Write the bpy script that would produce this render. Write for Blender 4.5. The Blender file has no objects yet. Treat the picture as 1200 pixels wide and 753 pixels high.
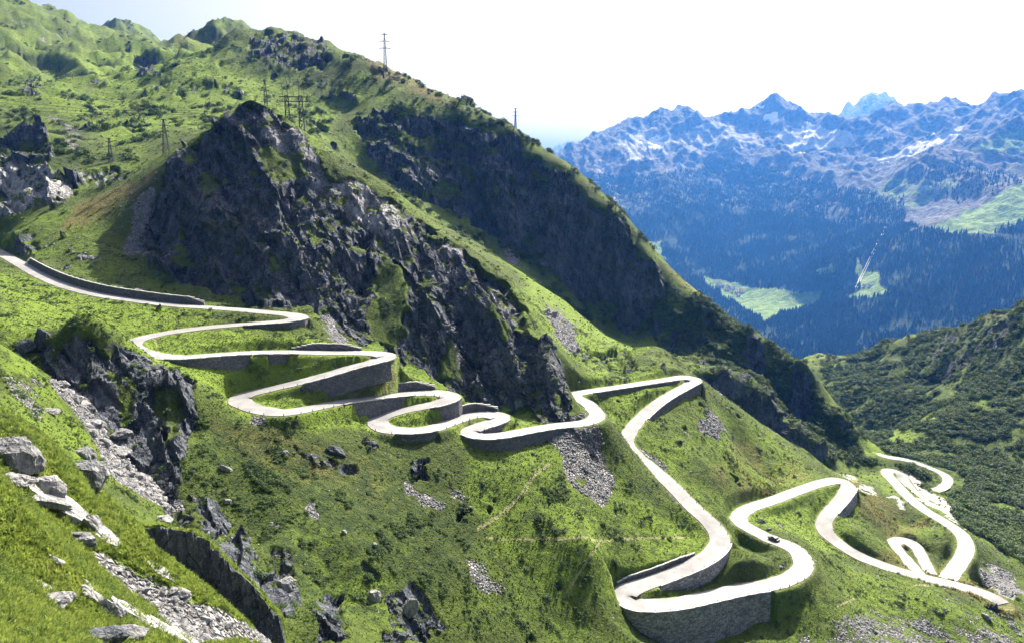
import bpy, bmesh, math, random
import numpy as np
from mathutils import Vector, Matrix, noise as mnoise

rnd = random.Random(7)
rng = np.random.default_rng(11)
SC = bpy.context.scene
COL = SC.collection
R = math.radians

# ------------------------------------------------------------------ camera, sky, sun, exposure
FPX, PITCH = 857.0, R(12.0)          # focal length in photo pixels, downward pitch
cam_d = bpy.data.cameras.new('camera')
cam_d.sensor_width = 36.0
cam_d.lens = FPX / 1200.0 * 36.0
cam_d.clip_start = 0.5
cam_d.clip_end = 60000.0
cam = bpy.data.objects.new('camera', cam_d)
cam.rotation_euler = (R(90) - PITCH, 0, 0)
COL.objects.link(cam)
SC.camera = cam

SUN_EL, SUN_AZ = R(42.0), R(27.0)     # azimuth measured from +Y (view direction) towards +X
world = bpy.data.worlds.new('World')
SC.world = world
world.use_nodes = True
wn = world.node_tree
sky = wn.nodes.new('ShaderNodeTexSky')
sky.sky_type = 'NISHITA'
sky.sun_disc = False
sky.sun_elevation = SUN_EL
sky.sun_rotation = SUN_AZ
sky.altitude = 300.0
sky.air_density = 0.6
sky.dust_density = 9.0
sky.ozone_density = 1.0
bg = wn.nodes['Background']
bg.inputs['Strength'].default_value = 0.08
wn.links.new(sky.outputs['Color'], bg.inputs['Color'])

sun_d = bpy.data.lights.new('sun', 'SUN')
sun_d.energy = 5.0
sun_d.angle = R(0.53)
sun_d.color = (1.0, 0.955, 0.89)
sun = bpy.data.objects.new('sun', sun_d)
sv = Vector((math.sin(SUN_AZ) * math.cos(SUN_EL), math.cos(SUN_AZ) * math.cos(SUN_EL), math.sin(SUN_EL)))
sun.rotation_euler = sv.to_track_quat('Z', 'Y').to_euler()
COL.objects.link(sun)

SC.view_settings.view_transform = 'Standard'
SC.view_settings.look = 'None'
SC.view_settings.exposure = 1.38
SC.view_settings.gamma = 1.0
SC.view_settings.use_curve_mapping = False
SC.render.engine = 'CYCLES'
SC.cycles.use_denoising = True
SC.cycles.max_bounces = 4
SC.cycles.diffuse_bounces = 2
SC.cycles.glossy_bounces = 1
SC.cycles.transmission_bounces = 2
SC.cycles.volume_bounces = 0
SC.cycles.transparent_max_bounces = 4

# ------------------------------------------------------------------ surveying helpers (metres; camera eye at the origin)
CP_, SP_ = math.cos(PITCH), math.sin(PITCH)
def sight(px, py):
    u, v = px - 600.0, 376.5 - py
    y, z = v * SP_ + FPX * CP_, v * CP_ - FPX * SP_
    h = math.hypot(u, y)
    return u / h, y / h, z / h
def at(px, py, d):
    x, y, z = sight(px, py)
    return (x * d, y * d, z * d)
def atz(px, py, z):
    x, y, s = sight(px, py)
    return at(px, py, z / s)
def hid(px, d, z):
    a = math.atan2(px - 600.0, 838.0)
    return (math.sin(a) * d, math.cos(a) * d, z)
def project(x, y, z):
    dep = np.maximum(y * CP_ - z * SP_, 0.01)
    return 600.0 + FPX * x / dep, 376.5 - FPX * (y * SP_ + z * CP_) / dep

# ------------------------------------------------------------------ noise
_perm = rng.permutation(256).astype(np.int32)
_perm = np.concatenate([_perm, _perm, _perm])
_g = rng.normal(size=(256, 3)); _g /= np.linalg.norm(_g, axis=1)[:, None]
_g = (_g * 1.5).astype(np.float32)
def perlin(x, y, z):
    x = np.asarray(x, np.float32); y = np.asarray(y, np.float32); z = np.asarray(z, np.float32)
    xi = np.floor(x).astype(np.int32); yi = np.floor(y).astype(np.int32); zi = np.floor(z).astype(np.int32)
    xf, yf, zf = x - xi, y - yi, z - zi
    xi &= 255; yi &= 255; zi &= 255
    f = lambda t: t * t * t * (t * (t * 6 - 15) + 10)
    u, v, w = f(xf), f(yf), f(zf)
    out = 0
    for dx in (0, 1):
        wx = u if dx else 1 - u
        A = _perm[xi + dx]
        for dy in (0, 1):
            wy = v if dy else 1 - v
            B = _perm[A + yi + dy]
            for dz in (0, 1):
                wz = w if dz else 1 - w
                gi = _g[_perm[B + zi + dz] & 255]
                out = out + wx * wy * wz * (gi[..., 0] * (xf - dx) + gi[..., 1] * (yf - dy) + gi[..., 2] * (zf - dz))
    return out
def fbm(x, y, z, oct=4, gain=0.5, lac=2.03):
    a, s, t = 1.0, 0, 0.0
    for k in range(oct):
        s = s + a * perlin(x + 17.3 * k, y - 9.1 * k, z + 5.7 * k); t += a
        x, y, z = x * lac, y * lac, z * lac; a *= gain
    return s / t
def ridged(x, y, z, oct=4, gain=0.5, lac=2.1):
    a, s, t, pr = 1.0, 0, 0.0, 1.0
    for k in range(oct):
        n = 1 - np.abs(perlin(x + 31.7 * k, y + 11.9 * k, z - 7.7 * k)) * 1.6
        n = np.clip(n, 0, 1) ** 2
        s = s + a * n * pr; t += a; pr = np.clip(n * 1.5, 0, 1)
        x, y, z = x * lac, y * lac, z * lac; a *= gain
    return s / t
def facets(x, y, z, tilt=0.55, jag=0.35):
    """angular blocks: every Voronoi cell carries its own tilted plane"""
    x = np.asarray(x, np.float32); y = np.asarray(y, np.float32); z = np.asarray(z, np.float32)
    xi, yi, zi = (np.floor(q).astype(np.int32) for q in (x, y, z))
    best = np.full(x.shape, 1e9, np.float32); out = np.zeros(x.shape, np.float32)
    for dx in (-1, 0, 1):
        for dy in (-1, 0, 1):
            for dz in (-1, 0, 1):
                cx, cy, cz = xi + dx, yi + dy, zi + dz
                h = _perm[_perm[_perm[cx & 255] + (cy & 255)] + (cz & 255)] & 255
                o = _g[h] * 0.22; h2 = _perm[h + 7]; g = _g[h2 & 255]
                ex, ey, ez = x - cx - .5 - o[..., 0], y - cy - .5 - o[..., 1], z - cz - .5 - o[..., 2]
                d = ex * ex + ey * ey + ez * ez
                m = d < best
                val = tilt * (ex * g[..., 0] + ey * g[..., 1] + ez * g[..., 2]) + jag * (h / 128.0 - 1)
                best = np.where(m, d, best); out = np.where(m, val, out)
    return out
def sstep(a, b, x):
    t = np.clip((x - a) / (b - a), 0, 1)
    return t * t * (3 - 2 * t)
def inpoly(poly, U, V):
    res = np.zeros(U.shape, bool)
    xs = [p[0] for p in poly]; ys = [p[1] for p in poly]
    bb = (U > min(xs)) & (U < max(xs)) & (V > min(ys)) & (V < max(ys))
    idx = np.nonzero(bb)
    u, v = U[idx], V[idx]
    c = np.zeros(u.shape, bool)
    n = len(poly)
    for i in range(n):
        x1, y1 = poly[i]; x2, y2 = poly[(i + 1) % n]
        if y1 == y2: continue
        t = ((y1 > v) != (y2 > v)) & (u < (x2 - x1) * (v - y1) / (y2 - y1) + x1)
        c ^= t
    res[idx] = c
    return res
def rbf_fit(pts, c):
    p = np.array(pts, np.float64)
    sc = 100.0
    X = p[:, :2] / sc
    D = np.sqrt(((X[:, None] - X[None]) ** 2).sum(-1) + (c / sc) ** 2)
    n = len(p)
    A = np.zeros((n + 3, n + 3)); A[:n, :n] = -D + np.eye(n) * -1e-4
    A[:n, n] = 1; A[:n, n + 1:] = X; A[n, :n] = 1; A[n + 1:, :n] = X.T
    b = np.zeros(n + 3); b[:n] = p[:, 2]
    w = np.linalg.lstsq(A, b, rcond=None)[0]
    return X, w, c / sc, sc
def rbf_eval(fit, x, y):
    X, w, c, sc = fit
    n = len(X)
    xs = (np.ravel(x) / sc).astype(np.float32); ys = (np.ravel(y) / sc).astype(np.float32)
    out = (w[n] + w[n + 1] * xs + w[n + 2] * ys).astype(np.float32)
    Xf = X.astype(np.float32); wf = w.astype(np.float32)
    for i in range(n):
        out -= wf[i] * np.sqrt((xs - Xf[i, 0]) ** 2 + (ys - Xf[i, 1]) ** 2 + np.float32(c * c))
    return out.reshape(np.shape(x))

# ------------------------------------------------------------------ object helpers
def tag(o, label=None, cat=None, group=None, kind=None):
    if label: o['label'] = label
    if cat: o['category'] = cat
    if group: o['group'] = group
    if kind: o['kind'] = kind
    return o
def link(name, me, mat=None, parent=None, smooth=False):
    o = bpy.data.objects.new(name, me)
    COL.objects.link(o)
    if mat is not None: me.materials.append(mat)
    if parent is not None: o.parent = parent
    if smooth: me.polygons.foreach_set('use_smooth', np.ones(len(me.polygons), bool))
    return o
def empty(name, loc, rz=0.0):
    o = bpy.data.objects.new(name, None)
    o.location = loc; o.rotation_euler = (0, 0, rz); o.empty_display_size = 0.5
    COL.objects.link(o)
    return o
def grid_mesh(name, co, nr, nc):
    me = bpy.data.meshes.new(name)
    i = np.arange(nr * nc, dtype=np.int32).reshape(nr, nc)
    q = np.stack([i[:-1, :-1], i[:-1, 1:], i[1:, 1:], i[1:, :-1]], -1).reshape(-1, 4)
    me.vertices.add(nr * nc); me.vertices.foreach_set('co', co.reshape(-1).astype(np.float32))
    me.loops.add(q.size); me.loops.foreach_set('vertex_index', q.reshape(-1))
    me.polygons.add(len(q)); me.polygons.foreach_set('loop_start', np.arange(0, q.size, 4, dtype=np.int32))
    me.update(calc_edges=True)
    return me
def vattr(me, name, rgba):
    a = me.attributes.new(name, 'FLOAT_COLOR', 'POINT')
    a.data.foreach_set('color', rgba.astype(np.float32).reshape(-1))
class MB:
    """collects boxes, bars and tubes into one mesh"""
    def __init__(s): s.v, s.f = [], []
    def box(s, x0, x1, y0, y1, z0, z1):
        n = len(s.v)
        s.v += [(x0, y0, z0), (x1, y0, z0), (x1, y1, z0), (x0, y1, z0), (x0, y0, z1), (x1, y0, z1), (x1, y1, z1), (x0, y1, z1)]
        s.f += [tuple(n + k for k in f) for f in ((0, 3, 2, 1), (4, 5, 6, 7), (0, 1, 5, 4), (1, 2, 6, 5), (2, 3, 7, 6), (3, 0, 4, 7))]
    def bar(s, a, b, r, sides=4):
        a, b = Vector(a), Vector(b); d = (b - a)
        q = d.to_track_quat('Z', 'Y'); n = len(s.v)
        for p in (a, b):
            for k in range(sides):
                t = 2 * math.pi * (k + .5) / sides
                s.v.append(tuple(p + q @ Vector((r * math.cos(t), r * math.sin(t), 0))))
        for k in range(sides):
            k2 = (k + 1) % sides
            s.f.append((n + k, n + k2, n + sides + k2, n + sides + k))
        s.f.append(tuple(n + k for k in range(sides))[::-1]); s.f.append(tuple(n + sides + k for k in range(sides)))
    def prism(s, ring0, ring1):
        n, m = len(s.v), len(ring0)
        s.v += list(ring0) + list(ring1)
        for k in range(m):
            s.f.append((n + k, n + (k + 1) % m, n + m + (k + 1) % m, n + m + k))
        s.f.append(tuple(n + k for k in range(m))[::-1]); s.f.append(tuple(n + m + k for k in range(m)))
    def mesh(s, name):
        me = bpy.data.meshes.new(name); me.from_pydata(s.v, [], s.f); me.update()
        return me
    def build(s, name, mat, parent=None, smooth=False):
        return link(name, s.mesh(name), mat, parent, smooth)

# ------------------------------------------------------------------ materials
class NT:
    def __init__(s, name, rough=0.9, spec=0.2):
        s.m = bpy.data.materials.new(name); s.m.use_nodes = True
        s.t = s.m.node_tree; s.b = s.t.nodes['Principled BSDF']
        s.b.inputs['Roughness'].default_value = rough
        s.b.inputs['Specular IOR Level'].default_value = spec
    def n(s, kind, **kw):
        nd = s.t.nodes.new(kind)
        for k, v in kw.items(): setattr(nd, k, v)
        return nd
    def l(s, a, b): s.t.links.new(a, b)
    def put(s, sock, v):
        if hasattr(v, 'is_output'): s.l(v, sock)
        elif v is not None: sock.default_value = v
    def geo(s): return s.n('ShaderNodeNewGeometry').outputs['Position']
    def attr(s, name):
        a = s.n('ShaderNodeAttribute', attribute_name=name)
        sp = s.n('ShaderNodeSeparateColor'); s.l(a.outputs['Color'], sp.inputs[0])
        return sp.outputs[0], sp.outputs[1], sp.outputs[2], a.outputs['Alpha']
    def scale(s, vec, sc):
        m = s.n('ShaderNodeMapping'); s.l(vec, m.inputs['Vector']); m.inputs['Scale'].default_value = sc
        return m.outputs[0]
    def noise(s, vec, sc, det=4, rough=0.55, dist=0.0):
        k = s.n('ShaderNodeTexNoise'); s.l(vec, k.inputs['Vector'])
        k.inputs['Scale'].default_value = sc; k.inputs['Detail'].default_value = det
        k.inputs['Roughness'].default_value = rough; k.inputs['Distortion'].default_value = dist
        return k.outputs['Fac']
    def voro(s, vec, sc, feature='F1', out='Distance'):
        k = s.n('ShaderNodeTexVoronoi', feature=feature); s.l(vec, k.inputs['Vector'])
        k.inputs['Scale'].default_value = sc
        return k.outputs[out]
    def rng(s, v, a, b, c=0.0, d=1.0, smooth=True):
        k = s.n('ShaderNodeMapRange', interpolation_type='SMOOTHSTEP' if smooth else 'LINEAR')
        s.put(k.inputs['Value'], v)
        for i, x in zip(('From Min', 'From Max', 'To Min', 'To Max'), (a, b, c, d)): k.inputs[i].default_value = x
        return k.outputs[0]
    def math(s, op, a, b=None, clamp=False):
        k = s.n('ShaderNodeMath', operation=op, use_clamp=clamp)
        s.put(k.inputs[0], a)
        if b is not None: s.put(k.inputs[1], b)
        return k.outputs[0]
    def mix(s, f, a, b):
        k = s.n('ShaderNodeMix', data_type='RGBA')
        s.put(k.inputs[0], f)
        for i, v in ((6, a), (7, b)):
            if hasattr(v, 'is_output'): s.l(v, k.inputs[i])
            else: k.inputs[i].default_value = (*v, 1)
        return k.outputs[2]
    def bump(s, h, dist, strength=1.0, prev=None):
        k = s.n('ShaderNodeBump'); s.l(h, k.inputs['Height'])
        k.inputs['Distance'].default_value = dist; k.inputs['Strength'].default_value = strength
        if prev is not None: s.l(prev, k.inputs['Normal'])
        return k.outputs[0]
    def fin(s, col, nrm=None):
        if hasattr(col, 'is_output'): s.l(col, s.b.inputs['Base Color'])
        else: s.b.inputs['Base Color'].default_value = (*col, 1)
        if nrm is not None: s.l(nrm, s.b.inputs['Normal'])
        return s.m
def plain(name, col, var=0.25, sc=1.0, rough=0.8, bump=0.0, metal=0.0, spec=0.3):
    t = NT(name, rough, spec)
    p = t.n('ShaderNodeTexCoord').outputs['Object']
    f = t.rng(t.noise(p, sc, 5), 0.3, 0.7)
    c = t.mix(f, tuple(x * (1 - var) for x in col), tuple(min(1, x * (1 + var)) for x in col))
    t.b.inputs['Metallic'].default_value = metal
    return t.fin(c, t.bump(t.noise(p, sc * 4, 4), bump) if bump else None)

def rock_nodes(t, pos, pale, scale=1.0):
    """bare alpine gneiss: steep slabs with dark lichen, grey faces, pale fresh faces and joints"""
    nz = t.n('ShaderNodeTexNoise'); t.l(pos, nz.inputs['Vector']); nz.inputs['Scale'].default_value = 0.10 * scale; nz.inputs['Detail'].default_value = 4
    ws = t.n('ShaderNodeVectorMath', operation='SCALE'); t.l(nz.outputs['Color'], ws.inputs[0]); ws.inputs['Scale'].default_value = 5.0 / scale
    warp = t.n('ShaderNodeVectorMath', operation='ADD'); t.l(pos, warp.inputs[0]); t.l(ws.outputs[0], warp.inputs[1])
    mp = t.n('ShaderNodeMapping'); t.l(warp.outputs[0], mp.inputs['Vector'])
    mp.inputs['Rotation'].default_value = (R(18), R(-24), R(20)); mp.inputs['Scale'].default_value = (1.0, 1.0, 0.36)
    wp = mp.outputs[0]
    n1 = t.noise(wp, 0.20 * scale, 8, 0.68)
    n2 = t.noise(pos, 1.0 * scale, 5, 0.65)
    n5 = t.noise(pos, 3.4 * scale, 4, 0.65)
    v1 = t.voro(wp, 0.24 * scale); v2 = t.voro(wp, 0.75 * scale)
    c1 = t.voro(wp, 0.24 * scale, 'F1', 'Color'); c2 = t.voro(wp, 0.75 * scale, 'F1', 'Color')
    s1 = t.n('ShaderNodeSeparateColor'); t.l(c1, s1.inputs[0]); s2 = t.n('ShaderNodeSeparateColor'); t.l(c2, s2.inputs[0])
    cr = t.rng(t.voro(wp, 0.30 * scale, 'DISTANCE_TO_EDGE'), 0.0, 0.03)
    tone = t.math('ADD', t.math('MULTIPLY', n1, 0.75), t.math('ADD', t.math('MULTIPLY', s1.outputs[0], 0.10), t.math('MULTIPLY', s2.outputs[0], 0.16)))
    c = t.mix(t.rng(tone, 0.34, 0.72), (0.019, 0.026, 0.039), (0.122, 0.135, 0.158))
    c = t.mix(t.math('MULTIPLY', t.rng(n2, 0.54, 0.70), 0.65), c, (0.27, 0.27, 0.275))
    c = t.mix(t.math('MULTIPLY', t.rng(n5, 0.55, 0.68), 0.5), c, (0.36, 0.36, 0.36))
    lich = t.noise(pos, 0.06 * scale, 5, 0.6)
    c = t.mix(t.math('MULTIPLY', t.rng(lich, 0.54, 0.68), 0.45), c, (0.07, 0.085, 0.035))
    if pale is not None:
        pc = t.mix(t.rng(tone, 0.35, 0.7), (0.24, 0.24, 0.25), (0.56, 0.55, 0.54))
        pc = t.mix(t.math('MULTIPLY', t.rng(n2, 0.52, 0.7), 0.6), pc, (0.17, 0.17, 0.165))
        c = t.mix(pale, c, pc)
    c = t.mix(t.math('ADD', t.math('MULTIPLY', cr, 0.6), 0.4), (0.025, 0.027, 0.03), c)
    h = t.math('ADD', t.math('MULTIPLY', v1, 1.9), t.math('MULTIPLY', v2, 0.95))
    h = t.math('ADD', h, t.math('ADD', t.math('MULTIPLY', n2, 0.8), t.math('MULTIPLY', n5, 0.35)))
    h = t.math('ADD', h, t.math('MULTIPLY', cr, 0.35))
    return c, h

def terrain_material():
    t = NT('alpine_hillside', 0.92, 0.15)
    pos = t.geo()
    rock, scree, lush, shrub = t.attr('cover')
    path, pale, dry, wet = t.attr('cover2')
    rc, rh = rock_nodes(t, pos, pale)
    # grass and dwarf shrubs
    g1 = t.noise(pos, 0.035, 5, 0.6)
    g2 = t.noise(pos, 0.33, 6, 0.7)
    g3 = t.noise(pos, 1.7, 4, 0.65)
    lushf = t.math('ADD', lush, t.math('MULTIPLY', t.math('SUBTRACT', g1, 0.5), 1.3))
    gc = t.mix(t.rng(lushf, 0.2, 0.8), (0.056, 0.080, 0.018), (0.148, 0.224, 0.027))
    gc = t.mix(t.math('MULTIPLY', t.rng(g2, 0.48, 0.64), 0.8), gc, (0.034, 0.054, 0.015))
    gc = t.mix(t.math('MULTIPLY', t.rng(g3, 0.52, 0.70), 0.5), gc, (0.172, 0.232, 0.056))
    dr = t.math('ADD', dry, t.math('MULTIPLY', t.math('SUBTRACT', t.noise(pos, 0.08, 4), 0.5), 1.1))
    gc = t.mix(t.math('MULTIPLY', t.rng(dr, 0.25, 0.85), 0.75), gc, (0.165, 0.130, 0.045))
    gc = t.mix(t.math('MULTIPLY', shrub, t.rng(g2, 0.40, 0.58)), gc, (0.024, 0.044, 0.014))
    # broken stones in the turf
    st = t.voro(pos, 1.15, 'F1', 'Color'); std = t.voro(pos, 1.15, 'DISTANCE_TO_EDGE')
    sep = t.n('ShaderNodeSeparateColor'); t.l(st, sep.inputs[0])
    sc_ = t.mix(sep.outputs[0], (0.13, 0.13, 0.135), (0.42, 0.415, 0.42))
    sc_ = t.mix(t.rng(std, 0.0, 0.12), (0.05, 0.05, 0.05), sc_)
    scm = t.rng(t.math('ADD', scree, t.math('MULTIPLY', t.math('SUBTRACT', t.noise(pos, 0.25, 5, 0.7), 0.5), 1.5)), 0.42, 0.62)
    rm = t.rng(t.math('ADD', rock, t.math('MULTIPLY', t.math('SUBTRACT', t.noise(pos, 0.16, 7, 0.68), 0.5), 1.35)), 0.44, 0.58)
    c = t.mix(scm, gc, sc_)
    pm = t.rng(t.math('ADD', path, t.math('MULTIPLY', t.math('SUBTRACT', t.noise(pos, 0.4, 4), 0.5), 0.8)), 0.35, 0.75)
    c = t.mix(t.math('MULTIPLY', pm, 0.6), c, (0.33, 0.31, 0.17))
    c = t.mix(rm, c, rc)
    c = t.mix(wet, c, (0.50, 0.50, 0.50))
    # relief
    gh = t.math('ADD', t.math('MULTIPLY', g2, 2.0), t.math('MULTIPLY', g3, 0.8))
    sh = t.math('MULTIPLY', t.rng(std, 0.0, 0.3), 0.9)
    hm = t.n('ShaderNodeMix', data_type='FLOAT'); t.l(scm, hm.inputs[0]); t.l(gh, hm.inputs[2]); t.l(sh, hm.inputs[3])
    hm2 = t.n('ShaderNodeMix', data_type='FLOAT'); t.l(rm, hm2.inputs[0]); t.l(hm.outputs[0], hm2.inputs[2]); t.l(rh, hm2.inputs[3])
    return t.fin(c, t.bump(hm2.outputs[0], 1.0, 0.95))

def far_material():
    t = NT('far_mountain', 0.95, 0.1)
    pos = t.geo()
    forest, meadow, scree, snow = t.attr('cover')
    n1 = t.noise(pos, 0.004, 7, 0.65); n2 = t.noise(pos, 0.02, 6, 0.7)
    rc = t.mix(t.rng(n2, 0.35, 0.65), (0.040, 0.043, 0.052), (0.15, 0.15, 0.16))
    rc = t.mix(t.math('MULTIPLY', t.rng(n1, 0.5, 0.7), 0.5), rc, (0.11, 0.14, 0.06))
    sm = t.rng(t.math('ADD', scree, t.math('MULTIPLY', t.math('SUBTRACT', n2, 0.5), 0.7)), 0.35, 0.8)
    c = t.mix(sm, rc, (0.42, 0.42, 0.44))
    gm = t.mix(t.rng(n2, 0.4, 0.6), (0.08, 0.14, 0.03), (0.17, 0.25, 0.07))
    mm = t.rng(t.math('ADD', meadow, t.math('MULTIPLY', t.math('SUBTRACT', t.noise(pos, 0.012, 6, 0.7), 0.5), 1.2)), 0.4, 0.6)
    c = t.mix(mm, c, gm)
    fm = t.rng(t.math('ADD', forest, t.math('MULTIPLY', t.math('SUBTRACT', t.noise(t.scale(pos, (1, 1, .3)), 0.018, 7, 0.75), 0.5), 1.3)), 0.4, 0.6)
    c = t.mix(fm, c, (0.013, 0.028, 0.013))
    wm = t.rng(t.math('ADD', snow, t.math('MULTIPLY', t.math('SUBTRACT', n2, 0.5), 0.8)), 0.45, 0.6)  # white of the snow patches, also the haze tint painted on the farthest peaks
    c = t.mix(wm, c, (0.88, 0.89, 0.92))
    h = t.math('ADD', t.math('MULTIPLY', n1, 60.0), t.math('MULTIPLY', n2, 44.0))
    return t.fin(c, t.bump(h, 1.0, 0.8))

def road_material():
    t = NT('worn_pale_cobbles', 0.75, 0.3)
    p = t.geo()
    a = t.noise(p, 0.18, 5, 0.6); b = t.voro(p, 5.0, 'F1', 'Color')
    sp = t.n('ShaderNodeSeparateColor'); t.l(b, sp.inputs[0])
    c = t.mix(t.rng(a, 0.3, 0.7), (0.18, 0.18, 0.187), (0.32, 0.32, 0.325))
    c = t.mix(t.math('MULTIPLY', t.rng(t.noise(p, 0.05, 6, 0.7), 0.48, 0.62), 0.55), c, (0.19, 0.185, 0.18))
    c = t.mix(t.math('MULTIPLY', t.rng(t.noise(p, 1.3, 5, 0.7), 0.55, 0.7), 0.4), c, (0.16, 0.16, 0.155))
    c = t.mix(t.math('MULTIPLY', sp.outputs[0], 0.3), c, (0.20, 0.20, 0.21))
    return t.fin(c, t.bump(t.voro(p, 5.0, 'DISTANCE_TO_EDGE'), 0.03, 0.5))

def wall_material(name, cell, lo, hi):
    t = NT(name, 0.9, 0.2)
    p = t.scale(t.geo(), (1, 1, 1.7))
    v = t.voro(p, cell, 'F1', 'Color'); e = t.voro(p, cell, 'DISTANCE_TO_EDGE')
    sp = t.n('ShaderNodeSeparateColor'); t.l(v, sp.inputs[0])
    c = t.mix(sp.outputs[0], lo, hi)
    c = t.mix(t.math('MULTIPLY', t.rng(t.noise(p, 0.25, 5), 0.45, 0.7), 0.5), c, (0.10, 0.10, 0.10))
    c = t.mix(t.rng(e, 0.0, 0.07), (0.09, 0.09, 0.09), c)
    return t.fin(c, t.bump(t.rng(e, 0.0, 0.22), 0.25, 0.9))

def boulder_material(name, pale):
    t = NT(name, 0.9, 0.25)
    p = t.n('ShaderNodeNewGeometry').outputs['Position']
    k = t.n('ShaderNodeValue'); k.outputs[0].default_value = pale
    c, h = rock_nodes(t, p, k.outputs[0], 5.0)
    lich = t.rng(t.noise(p, 1.6, 5, 0.7), 0.56, 0.66)
    c = t.mix(t.math('MULTIPLY', lich, 0.55), c, (0.10, 0.105, 0.08))
    return t.fin(c, t.bump(h, 0.16, 0.9))

def leaf_material(name, lo, hi, trans=0.35):
    t = NT(name, 0.7, 0.25)
    p = t.geo()
    oi = t.n('ShaderNodeObjectInfo').outputs['Random']
    f = t.rng(t.math('ADD', t.math('MULTIPLY', t.noise(p, 0.6, 3), 0.8), t.math('MULTIPLY', oi, 0.5)), 0.3, 0.9)
    c = t.mix(f, lo, hi)
    tr = t.n('ShaderNodeBsdfTranslucent'); t.l(c, tr.inputs['Color'])
    ms = t.n('ShaderNodeMixShader'); ms.inputs[0].default_value = trans
    t.l(t.b.outputs[0], ms.inputs[1]); t.l(tr.outputs[0], ms.inputs[2])
    t.l(ms.outputs[0], t.t.nodes['Material Output'].inputs['Surface'])
    return t.fin(c)

M_TERRAIN = terrain_material(); M_FAR = far_material(); M_ROAD = road_material()
M_WALL = wall_material('mortared_grey_stone', 1.3, (0.12, 0.12, 0.132), (0.235, 0.235, 0.25))
M_RUBBLE = wall_material('dry_rubble_stone', 1.35, (0.22, 0.22, 0.23), (0.56, 0.55, 0.56))
M_COPING = plain('pale_coping_stone', (0.42, 0.42, 0.42), 0.2, 0.8)
M_BOULDER = boulder_material('lichened_boulder', 0.35); M_PALE = boulder_material('pale_boulder', 0.6); M_SLAB = boulder_material('smooth_pale_slab', 0.85); M_SCREE = boulder_material('scree_rock', 0.5)
M_DARKROCK = boulder_material('dark_boulder', 0.0)
M_STEEL = plain('galvanised_steel', (0.085, 0.09, 0.10), 0.2, 0.5, 0.6, metal=0.3)
M_SHRUB = leaf_material('alder_leaves', (0.030, 0.058, 0.014), (0.085, 0.140, 0.030), 0.25)
M_TUFT = leaf_material('alpine_grass', (0.062, 0.105, 0.018), (0.170, 0.246, 0.040), 0.4)
M_NEAR = leaf_material('long_bright_grass', (0.085, 0.140, 0.024), (0.32, 0.40, 0.08), 0.5)
M_HERB = leaf_material('fresh_herb_leaves', (0.050, 0.090, 0.018), (0.130, 0.200, 0.040), 0.4)
M_BROWN = leaf_material('dry_alpine_grass', (0.15, 0.14, 0.045), (0.26, 0.23, 0.08), 0.3)
M_CONIFER = leaf_material('spruce_needles', (0.010, 0.021, 0.011), (0.022, 0.042, 0.016), 0.05)

# ------------------------------------------------------------------ road survey: (px, py, height below the eye)
ROADS = {}
ROADS['main'] = [(-60, 268, -41), (0, 296, -42), (25, 310, None), (50, 324, None), (80, 336, None), (120, 346, None), (160, 352, None), (200, 357, None), (240, 360, None),
    (280, 363, -51), (315, 366, None), (340, 368.5, None), (351, 372, -52.1), (340, 375.5, None), (300, 379, -52.6), (260, 382, None), (215, 387, None), (180, 393, -53.6), (158, 399, None), (153, 404, -54.1),
    (163, 411, None), (185, 417, -54.8), (215, 418.5, None), (250, 416, None), (300, 413, None), (350, 412.5, None), (400, 413, None), (440, 414, -61.5), (455, 417, -61.9),
    (440, 423, -62.3), (410, 431, None), (380, 440, None), (345, 449, None), (310, 457, -67.2), (290, 461.5, None), (280, 466.5, -68.2), (287, 474, None), (305, 480, -69.0), (330, 483, -69.6),
    (360, 479, None), (400, 471, None), (450, 464, None), (495, 460, -75.2), (520, 461, None), (529, 465, -76.0), (515, 472, -76.4), (490, 477, None), (462, 483, -77.8), (445, 489, None), (442, 495, -78.8),
    (452, 502, None), (475, 504.5, -79.8), (500, 503, None), (525, 496, None), (545, 488.5, -81.6), (562, 485, None), (580, 486, None), (588, 489, -82.4), (576, 495, -82.7), (560, 500, None), (549, 505, -83.3),
    (562, 510, None), (585, 510, -84.4), (620, 504, None), (650, 499, None), (680, 496, -87.6), (695, 492, None), (700, 486, -88.6)]
_hz = [hid(699, 262, -89.2), hid(690, 273, -90.0), hid(676, 283, -91.0)]
ROADS['main2'] = [(675, 461, -92.0), (700, 457, None), (740, 451, -94.5), (780, 445, None), (802, 442, -96.4), (814, 444, -97.0), (808, 450, None), (780, 466, -99), (760, 481, None), (745, 496, None),
    (736, 509, None), (733, 518, -105), (742, 530, None), (760, 545, None), (785, 566, -111), (810, 592, None), (834, 614, None), (844, 630, -117.5), (838, 645, None), (820, 658, -119.2), (790, 671, -120.5),
    (760, 682, None), (738, 690, -121.8), (729, 698, -122.2), (738, 705, -122.6), (760, 708.5, None), (790, 707, -123.4), (830, 699, None), (870, 690, None), (905, 684, -126.5), (930, 675, None), (942, 662, -128.5),
    (934, 645, None), (920, 637, None), (905, 632, -130.5), (885, 622, None), (868, 612, -132.5), (866, 604, -133.2), (878, 595, None), (905, 586, None), (940, 573, -138), (965, 565, None), (984, 563, -140.2),
    (993, 569, -140.8), (988, 582, None), (975, 597, -143.4), (966, 610, None), (967, 622, -146), (984, 637, None), (1005, 650, -149.5), (1040, 664, None), (1080, 676, -153), (1120, 685.5, None), (1150, 694, None), (1172, 704, -157.4), (1177, 709, -157.8)]
ROADS['loop'] = [(1078, 673, -155.5), (1064, 657, -157.6), (1050, 641, None), (1047, 635, -160), (1060, 632.5, -160.6), (1073, 640, None), (1082, 655, -159.6), (1091, 673, -159.2)]
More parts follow.
